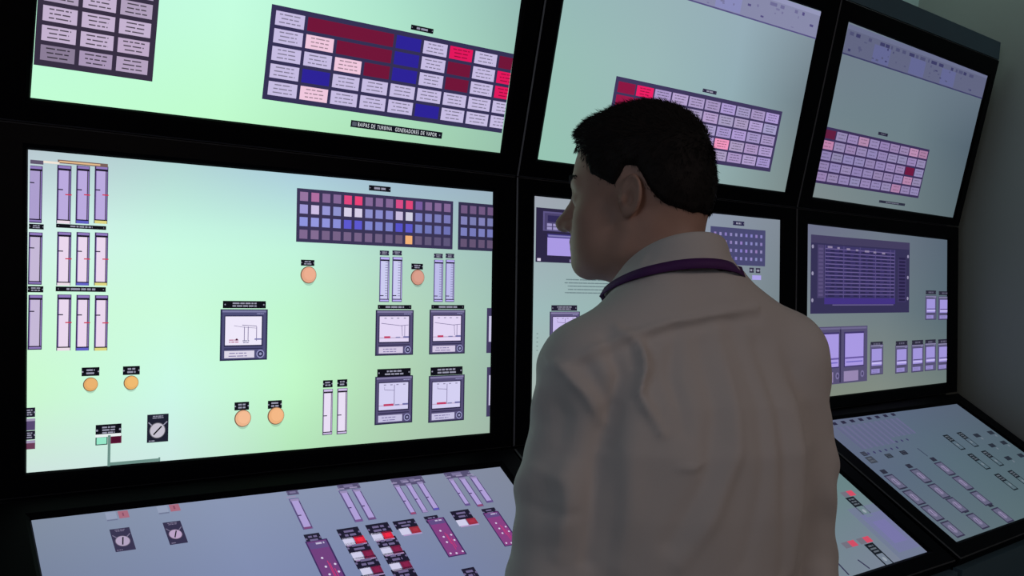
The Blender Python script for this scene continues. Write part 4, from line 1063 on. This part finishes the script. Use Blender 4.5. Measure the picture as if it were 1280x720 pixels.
disp += low*(.0022*wave(SP, (46, 30, 9), .4)*wave(SP, (11, 5, 13), 1.1) + .0015*wave(SP, (70, -22, 24), 2.2)*wave(SP, (9, 12, -17), .3))
arm = np.clip((np.abs(SP[:, 0]) - .19)/.03, 0, 1)
disp += arm*(.0026*np.sin(SP[:, 2]*85 + SP[:, 1]*50 + SP[:, 0]*40) * np.sin(SP[:, 2]*23 + 1))
front = np.clip(SN[:, 1], 0, 1); disp += front*.003*wave(SP, (38, 0, 16), 0)*wave(SP, (5, 3, 21), 1)
SP = SP + SN*disp[:, None]
So = np_obj('shirt', SP, SQ, M_SHIRT, man); tag(So, 'white long sleeved shirt')


def ring_strip(prof, phis, fn, name, m, parent, closed=False, thick=0.0):
    V = []; Fc = []
    for ph in phis: V += [fn(ph, *p) for p in prof]
    k = len(prof); n = len(phis)
    for a in range(n if closed else n - 1):
        for b_ in range(k - 1):
            c = (a + 1) % n; Fc.append([a*k + b_, c*k + b_, c*k + b_ + 1, a*k + b_ + 1])
    me = mesh_from(V, Fc, True); o = link(name, me, [m], parent)
    if thick:
        s_ = o.modifiers.new('t', 'SOLIDIFY'); s_.thickness = thick; s_.offset = 0
    s2 = o.modifiers.new('s', 'SUBSURF'); s2.levels = 1; s2.render_levels = 2
    return o
# collar: stands around the neck, folds over and falls outward; phi = 0 at the back
def shirt_r(ph, z):
    """distance from the neck axis to the cloth in direction phi at height z"""
    dx, dy = SP[:, 0] - NX, SP[:, 1] - NY; a = np.arctan2(dx, -dy); da = np.abs((a - ph + np.pi) % (2*np.pi) - np.pi)
    m = (da < .14) & (np.abs(SP[:, 2] - z) < .006)
    return float(np.hypot(dx[m], dy[m]).max()) if m.any() else 0.0
def collar_z(ph): b = .5 + .5*math.cos(ph); return 1.506 + .076*b**1.15
def collar_pt(ph, r, z, over=None):
    b = .5 + .5*math.cos(ph)           # 1 at the back, 0 at the front
    zz = collar_z(ph) + z*(1 - .10*(1-b))
    rad = 1/math.sqrt((math.sin(ph)/.063)**2 + (math.cos(ph)/.072)**2) + r
    if over is not None: rad = max(rad, min(shirt_r(ph, zz) + over, rad + .007))
    return np.array([NX + rad*math.sin(ph), NY - rad*math.cos(ph), zz])
cprof = [(-.006, -.014, None), (-.004, .004, None), (-.002, .020, None), (.001, .0245, None), (.005, .023, None), (.009, .012, .002), (.0135, .0, .0022), (.0180, -.011, .0018), (.0215, -.018, .0012)]
phis = np.linspace(-math.pi*.90, math.pi*.90, 61)
ring_strip(cprof, phis, collar_pt, 'collar', M_SHIRT, man, thick=.0016)
# lanyard ribbon: around the collar, over the shoulders, down the chest to a badge
Sfd = {}
def surf_out(x, z, y_hint):
    m = (SN[:, 1] > 0) & (np.abs(SP[:, 0] - x) < .012) & (np.abs(SP[:, 2] - z) < .012)
    return SP[m, 1].max() + .003 if m.any() else y_hint
V = []; Fc = []; path = []
def lan_ring(ph):
    return collar_pt(ph, .0215, -.009, .007), collar_pt(ph, .0270, -.0215, .0045)
pp = np.linspace(-math.pi*.72, math.pi*.72, 61); pairs = [lan_ring(p) for p in pp]
endx = {}
for sx in (-1, 1):
    a, b_ = pairs[0 if sx < 0 else -1]; mid = (a + b_)/2; seq = []
    for k in range(1, 13):
        t = k/12; x = mid[0]*(1-t) + sx*.006*t; z = mid[2]*(1-t) + 1.10*t; y = surf_out(x, z, mid[1]); w_ = np.array([.0055, 0, .002*sx]); seq.append((np.array([x, y, z]) - w_*sx, np.array([x, y, z]) + w_*sx))
    endx[sx] = seq
pairs = [(b, a) for a, b in endx[-1][::-1]] and [(q[0], q[1]) for q in endx[-1][::-1]] + pairs + [(q[0], q[1]) for q in endx[1]]
for a, b_ in pairs: V += [a, b_]
for k in range(len(pairs) - 1): Fc.append([2*k, 2*k+2, 2*k+3, 2*k+1])
me = mesh_from(V, Fc, True); lo2 = link('lanyard', me, [M_LANY], man); tag(lo2, 'dark purple lanyard ribbon')
sm_ = lo2.modifiers.new('t', 'SOLIDIFY'); sm_.thickness = .0018; sm_.offset = 1
yb = surf_out(0, 1.06, .14)
mb = MB(); mb.box(WORLD, -.027, .027, yb + .001, yb + .004, 1.015, 1.100, M_CARD); bd = mb.build('badge', lo2)
# placket buttons
mb = MB()
for z in (1.36, 1.27, 1.18, 1.09, 1.00, .92):
    y = surf_out(.0, z, .13); mb.poly([(.0055*math.cos(a), y, z + .0055*math.sin(a)) for a in np.linspace(0, 2*math.pi, 12, endpoint=False)][::-1], M_BTN)
# ---- trousers, belt, shoes
F = Field(np.arange(-.24, .24, .009), np.arange(-.19, .22, .009), np.arange(.03, 1.02, .009))
F.cone((-.05, .0, .93), (.05, .0, .93), .118, .118, .03)
for sx in (-1, 1):
    F.cone((sx*.085, 0, .90), (sx*.10, .015, .50), .100, .078, .04); F.cone((sx*.10, .015, .50), (sx*.11, -.01, .09), .078, .066, .04)
TP, TQ = F.mesh(); TP = smooth_mesh(TP, TQ, 2); TN = normals(TP, TQ)
TP = TP + TN*(.003*np.sin(TP[:, 2]*45)*np.sin(TP[:, 0]*30 + 1))[:, None]
t_ = np_obj('trousers', TP, TQ, M_TROU, man); tag(t_, 'dark trousers')
for sx in (-1, 1):
    F = Field(np.arange(sx*.12 - .08, sx*.12 + .08, .006), np.arange(-.12, .24, .006), np.arange(-.01, .13, .006))
    F.cone((sx*.11, -.035, .045), (sx*.118, .06, .045), .040, .044, .02); F.cone((sx*.118, .06, .042), (sx*.128, .16, .036), .044, .034, .03); F.cone((sx*.11, -.02, .05), (sx*.11, -.02, .095), .04, .042, .02)
    F.put(lambda X, Y, Z: Z - .002 + 0*X + 0*Y, (sx*.12, .05, .05), .3, .001, 's')
    p_, q_ = F.mesh(); np_obj('shoe', smooth_mesh(p_, q_, 1), q_, M_SHOE, man)
